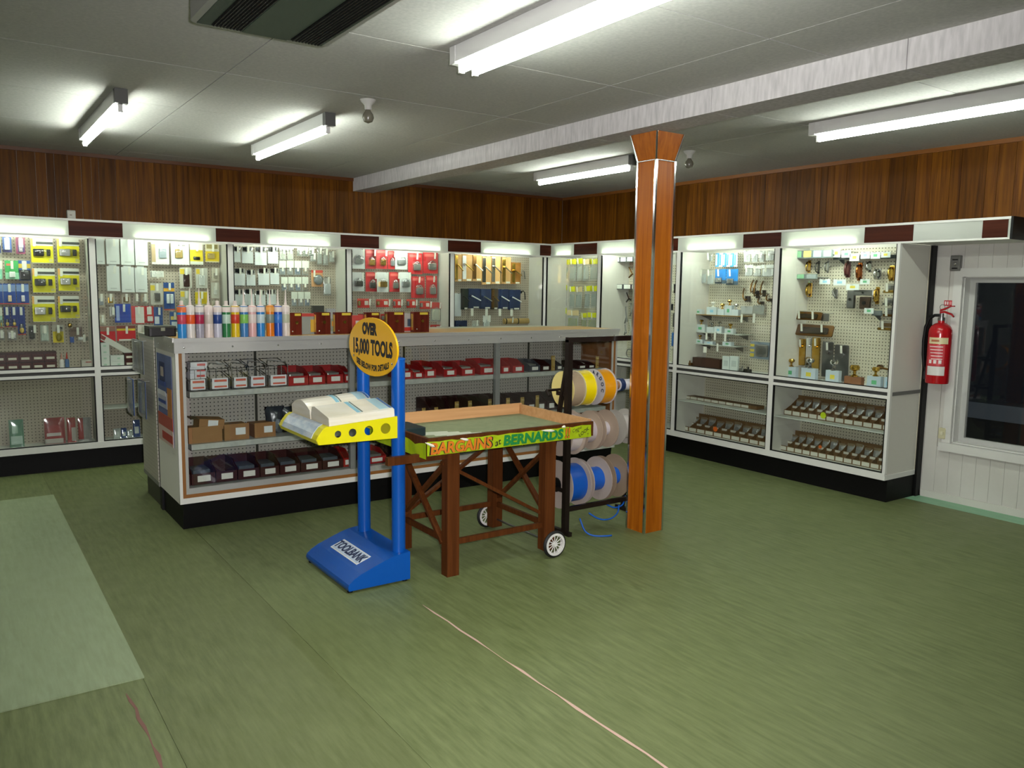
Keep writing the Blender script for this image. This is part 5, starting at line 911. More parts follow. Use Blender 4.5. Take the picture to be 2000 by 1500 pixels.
for k, (b, m_) in enumerate((((890, 1330, 930, 1378), STEEL), ((932, 1320, 972, 1380), BRZ), ((1425, 1395, 1470, 1430), STEEL), ((1480, 1405, 1530, 1440), DKM))):
    c, w_, h_, rz = on_shelf('R', 'Z4', b, .22, SHELFZ); t = thing('metal_fitting', 'small metal fitting on the cabinet floor, %s from left, blue-card cabinet' % ORD[k], 'fitting', c, rz, g); part(t, 'body', 'rbox', (0, 0, .018), (w_, .03, .036), m_); part(t, 'stem', 'cyl', (0, 0, .045), (.014, .014, .02), m_)
for k, b in enumerate(((1258, 1285, 1325, 1395), (1330, 1285, 1405, 1400))): carton('R', 'Z4', b, .20, 'upright white socket pack, %s of two on the floor, blue-card cabinet' % ('left', 'right')[k], '#c4cec8', SHELFZ, .02, g, [(.2, .8, .3, .7, '#aeb8b4')])
# ---------------------------------------------------------------- end cabinet
L8 = 'end cabinet'; g = grp(L8)
tilt_shelf('R', 'Z5', (300, 255, 640, 345), .16, 'grey top shelf with green, yellow and blue label cards, end cabinet', 4, ['#7fb08a', '#cfc06a', '#9fc0cc', '#8f9794'], '#5f6a6a', g)
tilt_shelf('R', 'Z5', (640, 300, 1225, 345), .10, 'dark top shelf behind hanging labels, end cabinet', 1, ['#4a5050'], '#4a5050', g)
for k, (b, sp) in enumerate((((640, 248, 710, 320), YS_), ((720, 262, 800, 322), GS), ((790, 290, 872, 352), YS_), ((885, 272, 962, 332), BS_), ((970, 275, 1052, 332), GS), ((1060, 272, 1140, 322), YS_), ((530, 508, 622, 552), BS_), ((650, 510, 756, 562), BS_), ((760, 550, 870, 602), YS_), ((880, 508, 962, 552), GS), ((915, 758, 995, 805), GS))):
    card('R', 'Z5', b, 'white price card with coloured spot, %s of eleven, end cabinet' % ORD[k], g, .14, '#d3dcd8', [(.3, .7, .3, .7, sp)], (), 0, False, 'price_card', 'price card')
for k, (b, m_) in enumerate((((745, 352, 792, 495), C('#4a1f1a', .3)), ((845, 365, 892, 522), mat('copper', '#a8602c', .2, 1)), ((940, 350, 975, 450), CHROME), ((990, 420, 1062, 512), CHROME), ((1118, 392, 1172, 525), BRASS), ((412, 540, 462, 662), BRASS), ((420, 345, 450, 455), BRASS), ((505, 350, 525, 465), DKM), ((585, 350, 605, 455), STEEL), ((1000, 575, 1040, 725), BRASS))):
    t, w_, h_ = T('pull_handle', 'R', 'Z5', b, .05, 'metal pull handle, %s of ten on the upper pegboard, end cabinet' % ORD[k], 'door handle', g); part(t, 'back_plate', 'rbox', (0, .01, h_/2), (w_*.8, .008, h_), m_); tube(t, 'grip', [(0, .01, h_*.12), (0, -.025, h_*.2), (0, -.034, h_*.5), (0, -.025, h_*.8), (0, .01, h_*.88)], w_*.16+.002, m_); bar(t, 'screw', (0, .05, h_*.5), (0, .012, h_*.5), .003, STEEL)
tilt_shelf('R', 'Z5', (310, 462, 512, 520), .15, 'short grey bracket shelf with green label, end cabinet', 2, ['#7fb08a', '#8f9a98'], '#6a7472', g)
tilt_shelf('R', 'Z5', (985, 775, 1070, 835), .10, 'short grey bracket shelf below the dark fittings, end cabinet', 1, ['#6f7674'], '#5a6260', g)
t, w_, h_ = T('hanging_bracket', 'R', 'Z5', (630, 585, 702, 685), .05, 'grey hooked bracket on the pegboard, end cabinet', 'bracket', g); tube(t, 'arm', [(-w_*.3, .02, h_), (-w_*.2, -.02, h_*.7), (.1*w_, -.03, h_*.4), (w_*.4, -.02, h_*.1)], .007, STEEL); part(t, 'plate', 'rbox', (-w_*.2, .02, h_*.6), (.04, .008, h_*.6), STEEL)
for k, (b, m_) in enumerate((((770, 605, 830, 760), STEEL), ((830, 600, 1000, 650), STEEL), ((880, 660, 965, 765), C('#3a2a1c', .35)))):
    t, w_, h_ = T('lock_case', 'R', 'Z5', b, .06, 'dark metal lock part, %s of three at centre, end cabinet' % ORD[k], 'lock', g); part(t, 'case', 'rbox', (0, 0, h_/2), (w_, .03, h_), m_); part(t, 'spindle_hole', 'cyly', (0, -.018, h_*.5), (min(w_, h_)*.35, .01, min(w_, h_)*.35), DK); bar(t, 'hook', (0, .06, h_*.8), (0, 0, h_*.8), .003, HOOK)
for k, (b, m_) in enumerate((((1080, 545, 1205, 628), BRASS), ((1072, 672, 1205, 732), CHROME), ((1078, 755, 1195, 832), BRZ), ((1030, 870, 1185, 950), BRASS))):
    t, w_, h_ = T('letter_plate', 'R', 'Z5', b, .15, 'shiny letter plate on hooks at the right edge, %s from top, end cabinet' % ORD[k], 'letter plate', g); bxp(t, 'plate', -w_/2, w_/2, 0, .02, 0, h_*.28, m_); bxp(t, 'backing', -w_/2, w_/2, .02, .024, 0, h_*.95, C('#8d8a80', .5)); part(t, 'flap', 'rbox', (.05*w_, .012, h_*.6), (w_*.7, .02, h_*.4), STEEL if k != 3 else C('#5a4424')); hook(t, -.1*w_, h_*.95, .13)
for k, b in enumerate(((330, 790, 545, 862), (330, 900, 645, 1002))):
    t, w_, h_ = T('letter_plate', 'R', 'Z5', b, .12, 'wide bronze letter plate, %s of two at left, end cabinet' % ('upper', 'lower')[k], 'letter plate', g); part(t, 'plate', 'rbox', (0, 0, h_/2), (w_, .012, h_), BRZ, (-.35, 0, 0)); part(t, 'flap', 'rbox', (0, -.01, h_/2), (w_*.75, .01, h_*.55), C('#3c3422', .25, .5), (-.35, 0, 0)); hook(t, -.3*w_, h_, .12); hook(t, .25*w_, h_, .12)
t, w_, h_ = T('letter_plate', 'R', 'Z5', (545, 805, 612, 872), .10, 'small grey plate beside the bronze letter plates, end cabinet', 'plate', g); part(t, 'plate', 'rbox', (0, 0, h_/2), (w_, .008, h_), STEEL); hook(t, 0, h_, .1, False)
prw, prh = None, None
for k, (b, m_) in enumerate((((330, 1020, 405, 1250), BRASS), ((408, 1010, 456, 1270), CHROME), ((460, 1010, 528, 1295), BRASS), ((545, 1045, 640, 1350), STEEL), ((650, 1072, 772, 1385), STEEL))):
    t, w_, h_ = T('finger_plate', 'R', 'Z5', b, .07, 'tall metal finger plate standing in a row, %s from left, end cabinet' % ORD[k], 'plate', g); part(t, 'plate', 'rbox', (0, 0, h_/2), (w_, .008, h_), m_, (.03, 0, 0)); part(t, 'boss', 'cyly', (0, -.008, h_*.72), (w_*.35, .02, w_*.35), m_); hook(t, .1*w_, h_-.01, .07)
for k, (b, col, sp, km, kh) in enumerate((((220, 1262, 322, 1345), '#bccad2', GS, BRASS, .065), ((370, 1275, 492, 1362), '#bccad2', YS_, CHROME, .08), ((580, 1295, 692, 1395), '#bccad2', YS_, CHROME, .085), ((740, 1348, 888, 1425), '#8a5e40', None, BRASS, .09), ((935, 1345, 1055, 1440), '#b4c4cc', GS, BRASS, .07), ((1085, 1355, 1140, 1450), '#b4c8d6', BS_, CHROME, .05))):
    knob_block('R', 'Z5', b, .20+.006*k, 'door knob on a display block, %s along the floor of the end cabinet' % ORD[k], col, sp, km, g, kh, z=SHELFZ)
t, w_, h_ = T('lever_handle', 'R', 'Z5', (1040, 1250, 1150, 1300), .05, 'dark lever handle on the pegboard at lower right, end cabinet', 'door handle', g); bar(t, 'lever', (-w_*.4, -.02, h_*.6), (w_*.45, -.03, h_*.4), .008, BRZ); part(t, 'rose', 'cyly', (-w_*.4, .0, h_*.6), (.04, .03, .04), BRZ); bar(t, 'spindle', (-w_*.4, .05, h_*.6), (-w_*.4, 0, h_*.6), .004, STEEL)
# ---------------------------------------------------------------- lower racks (right wall)
TRB = C('#6f5433', .6); PKT = [C('#55524a', .3), C('#6a665a', .3), C('#4a4640', .3)]
def stepped_rack(crop, b, z, n, label, group, d0=.24):
    """two-step cardboard rack: a low front row with white labels, a raised rear row with clear packets"""
    c, w_, h_, rz = on_shelf('R', crop, b, d0, z); t = thing('packet_rack', label, 'rack', c, rz, group); hh = .13
    bxp(t, 'base', -w_/2, w_/2, 0, .18, 0, .008, TRB); bxp(t, 'front_lip', -w_/2, w_/2, -.004, 0, 0, .042, TRB); bxp(t, 'riser', -w_/2, w_/2, .085, .09, .008, .07, TRB); bxp(t, 'back', -w_/2, w_/2, .176, .18, .008, hh+.02, TRB)
    for k in range(n+1): x = -w_/2+w_*k/n; prism(t, 'divider', [(0, .008), (.18, .008), (.18, hh), (.09, .075), (0, .035)], 'X', x-.0015, x+.0015, TRB)
    for k in range(n): x = -w_/2+w_*(k+.5)/n; bxp(t, 'label_card', x-w_/n*.42, x+w_/n*.42, -.006, -.0042, .006, .037, C('#cfcdbd', .5)); bxp(t, 'label_card', x-w_/n*.3, x+w_/n*.3, .0835, .0848, .05, .068, C('#cfcdbd', .5))
    for k in range(n):
        x = -w_/2+w_*(k+.5)/n
        q = thing('packet', 'small clear packet, %s in the %s' % (ORD[k], label.replace('brown stepped ', '').replace('bottom deck', 'deck')), 'packet', (0, 0, 0), 0, 'packets in the '+label); q.matrix_world = Matrix.Translation(c) @ Matrix.Rotation(rz, 4, 'Z') @ Matrix.Translation((x, .135, .0085)); hq = .105+.02*((k*7) % 3)/2
        part(q, 'sleeve', 'pillow', (0, 0, hq/2), (w_/n*.8, .03, hq), BAG, (-.25, 0, 0)); part(q, 'contents', 'rbox', (0, .002, hq*.4), (w_/n*.55, .012, hq*.55), PKT[k % 3], (-.25, 0, 0)); bxp(q, 'header', -w_/n*.36, w_/n*.36, .006, .01, hq*.82, hq*1.05, C('#7a6a50', .5))
    return t
RZL = .5005
stepped_rack('Z6', (905, 500, 1690, 575), RZL, 12, 'brown stepped rack on the upper shelf, end cabinet', 'stepped packet racks')
stepped_rack('Z6', (870, 740, 1665, 830), .2005, 13, 'brown stepped rack on the bottom deck, end cabinet', 'stepped packet racks')
stepped_rack('Z6', (165, 600, 800, 670), .2005, 10, 'brown stepped rack on the bottom deck, blue-card cabinet', 'stepped packet racks')
c, w_, h_, rz = on_shelf('R', 'Z6', (190, 360, 720, 410), .24, RZL); t = thing('label_rail', 'long low brown rail of white labels on the shelf, blue-card cabinet', 'rail', c, rz); bxp(t, 'rail', -w_/2, w_/2, 0, .1, 0, .03, TRB)
for k in range(9): x = -w_/2+w_*(k+.5)/10; bxp(t, 'label_card', x-w_*.045, x+w_*.045, -.0015, 0, .004, .026, C('#cfcdbd', .5))
for b, c1, lb, zt_ in (((1190, 460, 1235, 512), '#c9e01a', 'fluorescent yellow-green star sticker on the upper rack, end cabinet', 0), ((415, 565, 450, 605), '#d8641c', 'orange round sticker on the rack, blue-card cabinet', 0), ((1178, 700, 1205, 728), '#d8641c', 'small orange sticker on the bottom rack, end cabinet', 0)):
    loc, w_, h_, rz = place('R', 'Z6', b, .252); t = thing('price_sticker', lb, 'sticker', loc, rz); pts = [((.5 if k % 2 else .40)*w_*math.cos(2*math.pi*k/24), h_/2+(.5 if k % 2 else .40)*h_*math.sin(2*math.pi*k/24)) for k in range(24)]; prism(t, 'sticker', pts, 'Y', -.001, .001, C(c1, .6)); bxp(t, 'backing', -w_*.2, w_*.2, .001, .002, h_*.3, h_*.7, PAPER)
# ---------------------------------------------------------------- lower goods (back wall)
g = 'goods in the lower left cabinets'
def stand_pack(crop, b, d, label, col, bands=(), bl=(), z=.2005, lean=.1):
    c, w_, h_, rz = on_shelf('B', crop, b, d, z); t = thing('carded_pack', label, 'pack', c, rz, g); t.rotation_euler = (-lean, 0, rz); bxp(t, 'card', -w_/2, w_/2, 0, .004, 0, h_, C(col, .4))
    for q_, (a0, a1, z0, z1_, c_) in enumerate(bands): bxp(t, 'printed_panel', (a0-.5)*w_, (a1-.5)*w_, -.0008-.0004*q_, 0, z0*h_, z1_*h_, C(c_, .4))
    part(t, 'wrapper', 'pillow', (0, -.002, h_*.5), (w_*1.04, .016, h_*1.02), CLEAR); return t
stand_pack('Z7', (95, 900, 238, 1100), .12, 'green card pack standing low in the leftmost cabinet', '#4a8a62', [(.1, .9, .1, .4, '#b9d0c0'), (.2, .6, .5, .8, '#9fc4a8')])
stand_pack('Z7', (440, 880, 640, 1070), .12, 'large red tool pack standing low in the leftmost cabinet', '#a3241f', [(0, .9, .02, .2, '#c9c0b4'), (.1, .8, .3, .42, '#d8d0c8')]); stand_pack('Z7', (660, 880, 745, 1062), .12, 'narrow red and white pack beside the large red one, leftmost cabinet', '#a8281f', [(.5, 1, .05, .6, '#b9b0a4')]); stand_pack('Z7', (768, 880, 895, 1045), .12, 'red and grey pack at the right end, low in the leftmost cabinet', '#98948c', [(0, .4, .1, 1, '#a3281f')])
for k, (b, c1) in enumerate((((1110, 985, 1180, 1050), '#c4c9c0'), ((1185, 980, 1240, 1050), '#35508a'), ((1240, 1000, 1300, 1050), '#b9c0b8'), ((1305, 900, 1372, 1050), '#2f4a86'))): stand_pack('Z7', b, .12, 'small pack low down, %s from left, second wall cabinet' % ORD[k], c1, [(.2, .8, .2, .6, '#d0d4cc')])
# packs hanging on the end of the island
g = 'packs on the island end'
def end_pack(y, z, w_, h_, out, label, c1, bands):
    t = thing('hanging_pack', label, 'pack', (IX0-out, y, z), -math.pi/2, g); bxp(t, 'card', -w_/2, w_/2, 0, .004, 0, h_, C(c1, .45))
    for q_, (a0, a1, z0, z1_, c_) in enumerate(bands): bxp(t, 'printed_panel', (a0-.5)*w_, (a1-.5)*w_, -.0008-.0004*q_, 0, z0*h_, z1_*h_, C(c_, .45))
    part(t, 'wrapper', 'pillow', (0, -.004, h_/2), (w_*1.02, .03, h_), BAG); bar(t, 'hook', (0, out, h_-.01), (0, -.02, h_-.01), .003, HOOK); return t
end_pack(-1.60, .90, .36, .22, .055, 'grey clear hanging pack at the top of the island end', '#77808a', [(.1, .4, .1, .9, '#4a5a7a'), (.55, .7, .1, .9, '#5c5a48')]); end_pack(-1.48, .60, .2, .25, .09, 'blue hanging pack behind another on the island end', '#3f5f9c', [(.2, .8, .3, .8, '#8a94ac')]); end_pack(-1.66, .60, .24, .25, .05, 'blue and grey hanging pack nearer the counter on the island end', '#56688c', [(.1, .45, .1, .9, '#3458a4'), (.55, .9, .2, .8, '#8d8d80')])
# ================================================================== ON THE COUNTER
TZ = 1.1745
TUB = [(355.5, ['#2f86c8', '#c4475a', '#e0723c'], 0), (372.5, ['#d7d2cc', '#e05a28', '#e0d8d0'], 1), (390.5, ['#9c9aa6', '#a8284a', '#e0d8d0'], 1), (408, ['#d9ccc4', '#cabdb0', '#e4d4cc'], 1), (425.5, ['#b9bac8', '#24407e', '#e0d4cc'], 0), (442.5, ['#2f7a46', '#b9d4c0', '#e4d4cc'], 0), (460, ['#d8b81c', '#c43a24', '#e4d0c8'], 0), (477, ['#3f7ab0', '#7fbf5a', '#dcd4cc'], 1), (493, ['#d8a8a4', '#e0d0c8', '#e4d4cc'], 1), (509.5, ['#2a7ec0', '#b9ccd0', '#e4d4cc'], 1), (528, ['#d8761a', '#7d8a80', '#e0a050'], 1), (543.5, ['#1f50b0', '#3a78c8', '#d8ccc4'], 1), (558.5, ['#d4c8bc', '#b9bca0', '#e0d4cc'], 1)]
NAMES = ['blue and red', 'orange-banded grey', 'magenta-banded grey', 'white', 'navy-banded grey', 'green', 'yellow with a red band', 'green and blue', 'pale pink', 'white with a blue base', 'bright orange', 'blue', 'white with a greenish band']
for k, (pxx, cols, noz) in enumerate(TUB):
    p = U(pxx, 664, Z=TZ); p = U(pxx, 640, Y=-2.375); t = thing('sealant_cartridge', '%s sealant cartridge standing on the counter, %s from left' % (NAMES[k], ORD[k]), 'cartridge', (p.x, -2.375, TZ), 0, 'sealant cartridges on the counter'); r = .0255
    lathe(t, 'barrel', [(0, 0), (r, 0), (r, .185), (r*.96, .192), (r*.5, .196), (0, .196)], C(cols[0], .3), 22)
    lathe(t, 'label_band', [(r+.0004, .085), (r+.0006, .0855), (r+.0006, .14), (r+.0004, .1405)], C(cols[1], .35), 22); lathe(t, 'shoulder', [(r+.0003, .155), (r+.0008, .1555), (r+.0008, .186), (r*.7, .1975), (0, .198)], C(cols[2], .35), 22)
    if noz: lathe(t, 'nozzle', [(0, .1975), (.009, .198), (.009, .212), (.0065, .215), (.0025, .30), (0, .30)], C('#ddd0c6', .4), 12)
    else: lathe(t, 'cap', [(0, .1975), (.012, .198), (.011, .225), (0, .226)], C('#ddd0c6', .4), 12)
def top_block(x0, x1, y0, label, col, tagy=True, yy=-2.30, zb=TZ):
    c, w_, h_, rz = on_shelf('I', 'P', (x0, y0, x1, 655), yy, zb); t = thing('lock_sample', label, 'lock', c, 0, 'goods on the counter top'); bxp(t, 'block', -w_/2, w_/2, 0, .05, 0, h_, woodmat('mahogany', ('#4a1a10', '#64271a'), 'Z', 10, .3, .08)); bxp(t, 'label_card', -w_*.1, w_*.42, -.001, 0, h_*.86, h_*.97, C('#c9b53a', .5)); part(t, 'escutcheon', 'cyly', (.05*w_, -.004, h_*.55), (.022, .012, .022), BRASS); bxp(t, 'face_plate', -w_/2-.003, -w_/2, .012, .036, h_*.1, h_*.9, BRASS); part(t, 'bolt', 'ball', (-w_*.3, -.003, h_*.15), (.012, .008, .012), CHROME); return t
for k, (x0, x1, y0) in enumerate(((567, 590, 611), (618, 646, 610), (655, 688, 610), (716, 742, 610), (757, 790, 609), (808, 838, 609))): top_block(x0, x1, y0, 'mahogany lock sample block on the counter, %s from the cartridges' % ORD[k], 0)
def top_pack(b, label, col, bands=(), yy=-2.26, zb=TZ, dp=.03, metal=None):
    c, w_, h_, rz = on_shelf('I', 'P', b, yy, zb); t = thing('boxed_lock', label, 'pack', c, 0, 'goods on the counter top'); bxp(t, 'box_body', -w_/2, w_/2, 0, dp, 0, h_, C(col, .4) if metal is None else metal)
    for q_, (a0, a1, z0, z1_, c_) in enumerate(bands): bxp(t, 'printed_panel', (a0-.5)*w_, (a1-.5)*w_, -.0008-.0004*q_, 0, z0*h_, z1_*h_, C(c_, .4))
    return t
top_pack((590, 612, 618, 655), 'grey lock pack with red top between the first two mahogany blocks', '#8f948a', [(0, 1, .85, 1, '#b8443a'), (.6, 1, .1, .7, '#c9a23a')]); pb = top_pack((612, 597, 634, 655), 'tall dark grey box behind the second mahogany block', '#3a3d34', (), -2.22); top_pack((640, 603, 656, 655), 'silver blister pack between mahogany blocks', '#9aa09c', [(.2, .8, .1, .6, '#7f8a7a'), (.5, .9, .3, .5, '#c08a3a')]); top_pack((790, 612, 809, 652), 'red and silver key pack between the last mahogany blocks', '#a4a09c', [(0, 1, .05, .25, '#b3302a'), (.3, 1, .3, .7, '#3a4a5c')], -2.24); top_pack((690, 616, 714, 655), 'clear and red key pack behind the oval sign', '#b4443e', [(.2, .8, .2, .7, '#c9c4bc')], -2.24)
p0 = U(292, 655, Z=1.20); c, w_, h_, rz = on_shelf('I', 'P', (292, 648, 346, 665), -2.2, TZ); t = thing('black_case', 'long low black case at the left end of the counter top', 'case', c, 0); bxp(t, 'body', -w_/2, w_/2, 0, .16, 0, .055, C('#120d0c', .4), 'rbox'); bxp(t, 'lid', -w_/2+.002, w_/2-.002, .002, .158, .052, .064, C('#2c2f20', .4)); bxp(t, 'catch', -.012, .012, -.004, .0, .036, .056, C('#8a9078', .4))
# ================================================================== ISLAND BINS
g = 'bins on the island shelves'
SZ = {'top': .8455, 'mid': .5205, 'low': .2585}
def bin_(crop, b, sh, label, col, kind='red', yy=IY+.07, content=None, lab='#cfcdc6', dp=.22):
    c, w_, h_, rz = on_shelf('I', crop, b, yy, SZ[sh]); t = thing('storage_bin', label, 'bin', c, 0, g); m = C(col, .4); hf, hb = h_*.55, h_
    th = .004
    bxp(t, 'floor_panel', -w_/2, w_/2, 0, dp, 0, th, m); prism(t, 'side', [(0, th), (dp, th), (dp, hb), (dp*.45, hb), (0, hf)], 'X', -w_/2, -w_/2+th, m); prism(t, 'side', [(0, th), (dp, th), (dp, hb), (dp*.45, hb), (0, hf)], 'X', w_/2-th, w_/2, m); bxp(t, 'front', -w_/2+th, w_/2-th, 0, th, th, hf, m); bxp(t, 'rear', -w_/2+th, w_/2-th, dp-th, dp, th, hb, m)
    bxp(t, 'label_card', -w_*.25, w_*.3, -.0016, -.0002, hf*.25, hf*.8, C(lab, .5))
    if content: part(t, 'contents', 'rbox', (0, dp*.45, hf*.75+.0), (w_*.75, dp*.6, hf*.9), content)
    return t
def wire_basket(crop, b, sh, label, yy=IY+.07):
    c, w_, h_, rz = on_shelf('I', crop, b, yy, SZ[sh]); t = thing('wire_basket', label, 'basket', c, 0, g); dp = .2
    for z in (.004, h_*.5, h_):
        tube(t, 'wire', [(-w_/2, 0, z), (w_/2, 0, z), (w_/2, dp, z+.03*(z > .01)), (-w_/2, dp, z+.03*(z > .01)), (-w_/2, 0, z)], .0022, STEEL, 5)
    for k in range(4): bar(t, 'wire', (-w_/2+w_*k/3, 0, .004), (-w_/2+w_*k/3, 0, h_), .0018, STEEL)
    bxp(t, 'label_card', -w_*.42, w_*.42, -.004, -.0028, h_*.06, h_*.55, C('#cfcfd2', .45)); bxp(t, 'red_print', -w_*.3, w_*.35, -.005, -.004, h_*.38, h_*.48, C('#c05a4a', .45)); bxp(t, 'red_print', -w_*.3, w_*.35, -.005, -.004, h_*.12, h_*.2, C('#c05a4a', .45))
    part(t, 'contents', 'rbox', (0, dp*.5, h_*.22), (w_*.85, dp*.8, h_*.36), C('#6a6a64', .4))
    tube(t, 'wire', [(-w_/2, dp*.2, h_*.9), (-w_*.45, dp*.2, h_*1.25), (w_*.45, dp*.1, h_*1.15), (w_/2, dp*.1, h_*.9)], .0026, STEEL, 5); return t
for k, b in enumerate(((330, 300, 372, 440), (400, 300, 527, 432), (553, 290, 690, 424), (712, 285, 822, 418), (833, 275, 952, 412), (972, 268, 1107, 408))): wire_basket('Z8', b, 'top', 'wire basket with white and red label, %s on the counter top shelf' % ORD[k])
for k in range(3):
    c, w_, h_, rz = on_shelf('I', 'Z8', (410, 365-40*(k+1), 528, 432), IY+.09, SZ['top']); z0 = U(*px('Z8', (470, 365-40*k, 0, 0))[:2], Y=IY+.09).z; z1_ = U(*px('Z8', (470, 365-40*(k+1), 0, 0))[:2], Y=IY+.09).z
    t = thing('carton', 'white carton with red print, %s up in the pile on the second basket' % ORD[k], 'box', (c.x+.002*k, c.y, z0), 0, 'cartons piled on the basket'); bxp(t, 'box_body', -w_/2, w_/2, 0, .09, 0, z1_-z0-.0008, C('#c9c9cf', .45)); bxp(t, 'red_print', -w_*.1, w_*.4, -.0008, 0, (z1_-z0)*.3, (z1_-z0)*.7, C('#bf4a48', .45))
REDB = '#8f1418'; DKB = '#2a0f0e'
for k, b in enumerate(((1112, 290, 1252, 395), (1258, 290, 1372, 388), (1388, 285, 1502, 378), (1512, 285, 1556, 370))): bin_('Z8', b, 'top', 'red storage bin, %s of four, left bay top shelf of the counter' % ORD[k], REDB, content=SIL)
for k, b in enumerate(((300, 255, 378, 335), (385, 275, 455, 330), (462, 245, 542, 325), (598, 248, 685, 322), (722, 245, 812, 310), (852, 228, 955, 308))): bin_('Z9', b, 'top', 'red storage bin, %s of six, middle bay top shelf of the counter' % ORD[k], REDB, content=SIL if k % 2 else C('#7a7a70'))
for k, (b, cc) in enumerate((((1000, 230, 1055, 288), REDB), ((1078, 225, 1155, 285), REDB), ((1192, 230, 1268, 292), '#3a3a40'), ((1272, 232, 1340, 290), DKB), ((1380, 235, 1425, 288), '#3a3638'), ((1530, 240, 1592, 280), DKB), ((1598, 238, 1652, 276), DKB))): bin_('Z9', b, 'top', '%s storage bin, %s of seven, right bay top shelf of the counter' % ('red' if cc == REDB else 'dark', ORD[k]), cc, content=SIL if k == 2 else None)
for k, b in enumerate(((688, 240, 722, 320), (815, 235, 848, 315), (1105, 165, 1150, 250))):
    pass
for k, (crop, b, sh) in enumerate((('Z9', (1345, 195, 1370, 302), 'top'), ('Z9', (1655, 200, 1675, 272), 'top'), ('Z9', (443, 560, 468, 640), 'mid'), ('Z9', (530, 555, 555, 640), 'mid'), ('Z9', (672, 515, 700, 640), 'mid'), ('Z9', (765, 510, 790, 640), 'mid'), ('Z9', (905, 498, 928, 630), 'mid'), ('Z9', (1030, 490, 1055, 610), 'mid'), ('Z9', (1130, 485, 1155, 600), 'mid'), ('Z9', (1236, 472, 1258, 560), 'mid'), ('Z9', (1140, 805, 1162, 875), 'low'), ('Z9', (1247, 800, 1268, 862), 'low'), ('Z9', (1045, 815, 1068, 878), 'low'), ('Z9', (850, 845, 875, 905), 'low'))):
    c, w_, h_, rz = on_shelf('I', crop, b, IY+.058, SZ[sh]); t = thing('tower_bolt', 'upright brass bolt strip, %s on the %s shelf of the island counter' % (ORD[k if k < 2 else k-2 if k < 10 else k-10], 'top' if k < 2 else 'middle' if k < 10 else 'bottom'), 'bolt', c, 0, 'brass bolts on the island shelves')
    bxp(t, 'plate', -w_/2, w_/2, 0, .003, 0, h_, C('#b99a58', .35, .6)); part(t, 'knob', 'ball', (0, -.005, h_*.25), (.012, .014, .012), BRASS); bxp(t, 'keeper', -w_*.4, w_*.4, -.006, 0, h_*.78, h_*.88, C('#c9b27a', .3, .5)); part(t, 'screw_hole', 'cyly', (0, -.0005, h_*.95), (.005, .002, .005), DK)
# middle shelf, left bay: cardboard boxes and dark bags
KR = '#8a623a'
def kbox(b, label, sh='mid', col=KR, rot=0, lab=True, dp=.16, yy=IY+.07):
    c, w_, h_, rz = on_shelf('I', 'Z8', b, yy, SZ[sh]); t = thing('cardboard_box', label, 'box', c, rot, g); bxp(t, 'box_body', -w_/2, w_/2, 0, dp, 0, h_, C(col, .7)); bxp(t, 'flap', -w_/2, w_/2, dp*.0, .004, h_, h_+.012, C(col, .7))
    if lab: bxp(t, 'label_card', -w_*.05, w_*.35, -.0012, 0, h_*.35, h_*.85, C('#cfd2d4', .5))
    return t
kbox((330, 740, 385, 830), 'small box at the left end, middle shelf of the counter', col='#7d7a6c'); kbox((400, 720, 640, 815), 'wide low brown box, middle shelf of the counter', lab=False)
_, tw, th_, _r = place('I', 'Z8', (470, 640, 650, 715), IY+.09); ww = [o for o in bpy.data.objects if o.name.startswith('cardboard_box')][-1]
t = thing('cardboard_box', 'tilted brown box on top of the wide one, middle shelf of the counter', 'box', (U(*px('Z8', (560, 715, 0, 0))[:2], Y=IY+.09).x, IY+.09, U(*px('Z8', (560, 722, 0, 0))[:2], Y=IY+.09).z), 0, g); t.rotation_euler = (0, .10, 0); bxp(t, 'box_body', -tw/2, tw/2, 0, .14, 0, th_*.9, C(KR, .7)); bxp(t, 'label_card', -tw*.15, tw*.25, -.0012, 0, th_*.15, th_*.8, C('#cfd2d4', .5)); bxp(t, 'flap', -tw/2-.05, -tw/2, .0, .14, th_*.88, th_*.9, C('#5a4526', .7))
kbox((655, 700, 832, 805), 'brown box with white label, middle shelf of the counter'); kbox((870, 690, 1020, 785), 'brown box with white label beside the dark bags, middle shelf')
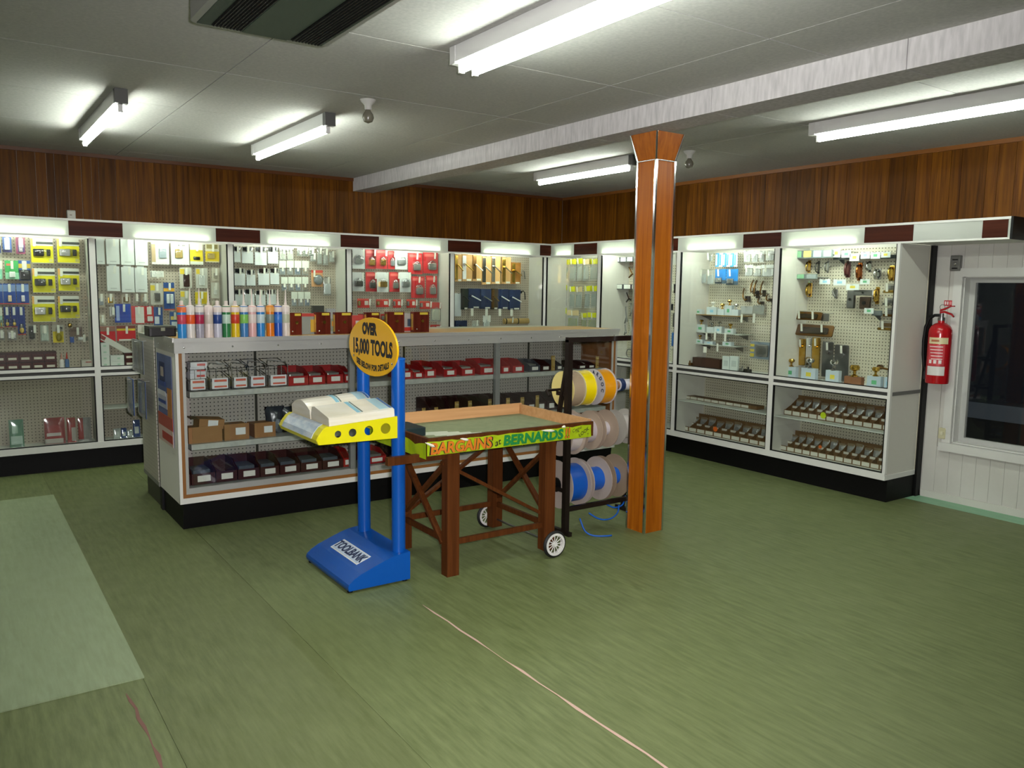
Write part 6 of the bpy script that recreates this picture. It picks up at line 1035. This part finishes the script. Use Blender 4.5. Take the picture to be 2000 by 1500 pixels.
for k, b in enumerate(((945, 560, 1080, 690), (1060, 560, 1200, 690), (1390, 470, 1520, 560))):
    c, w_, h_, rz = on_shelf('I', 'Z8', b, IY+.20, SZ['mid']); t = thing('plastic_sack', 'dark crumpled plastic bag, %s from left, middle shelf of the counter' % ORD[k], 'bag', c, .3*k, g); part(t, 'sack', 'pillow', (0, 0, h_/2), (w_, .12, h_), mat('dark_plastic', '#2a2e36', .25)); part(t, 'fold', 'pillow', (.1*w_, -.03, h_*.3), (w_*.7, .1, h_*.5), mat('grey_plastic', '#6a707a', .2), (0, .5, 0))
for k in range(7): x = 500+k*75; bin_('Z9', (x, 505-k*4, x+66, 640-k*4), 'mid', 'dark brown bin, %s of seven, middle bay middle shelf of the counter' % ORD[k], DKB, yy=IY+.09)
for k in range(6): x = 1035+k*70; bin_('Z9', (x, 478-k*3, x+62, 610-k*6), 'mid', 'dark brown bin, %s of six, right bay middle shelf of the counter' % ORD[k], DKB, yy=IY+.09)
# bottom deck
xs_ = [(330, 412), (420, 590), (596, 745), (752, 905), (912, 1045), (1052, 1195), (1202, 1350), (1356, 1500)]
for k, (a, b_) in enumerate(xs_): bin_('Z8', (a, 990-k*14, b_, 1150-k*17), 'low', 'dark red-brown bin with white label, %s of eight, left bay bottom of the counter' % ORD[k], '#35100f', content=C('#4a5058', .3) if k in (1, 3, 4, 5, 6, 7) else None, dp=.26)
bin_('Z8', (1505, 880, 1555, 1010), 'low', 'bright red bin at the right of the left bay, bottom of the counter', '#8f1a16', dp=.2)
for k, (a, b_, cc) in enumerate(((60, 195, '#8f1418'), (215, 330, '#2a1210'), (345, 470, '#241614'), (480, 605, '#241614'), (620, 730, '#1c1614'), (740, 850, '#1c1614'))): bin_('Z9', (a, 860-k*14, b_, 975-k*17), 'low', '%s bin, %s of six, middle bay bottom of the counter' % ('red' if k == 0 else 'blackish', ORD[k]), cc, dp=.24, content=SIL if k == 0 else None)
for k in range(6): x = 1000+k*90; bin_('Z9', (x, 770-k*11, x+80, 890-k*11), 'low', 'blackish bin, %s of six, right bay bottom of the counter' % ORD[k], '#1c1614', dp=.24)
bpy.context.view_layer.update()
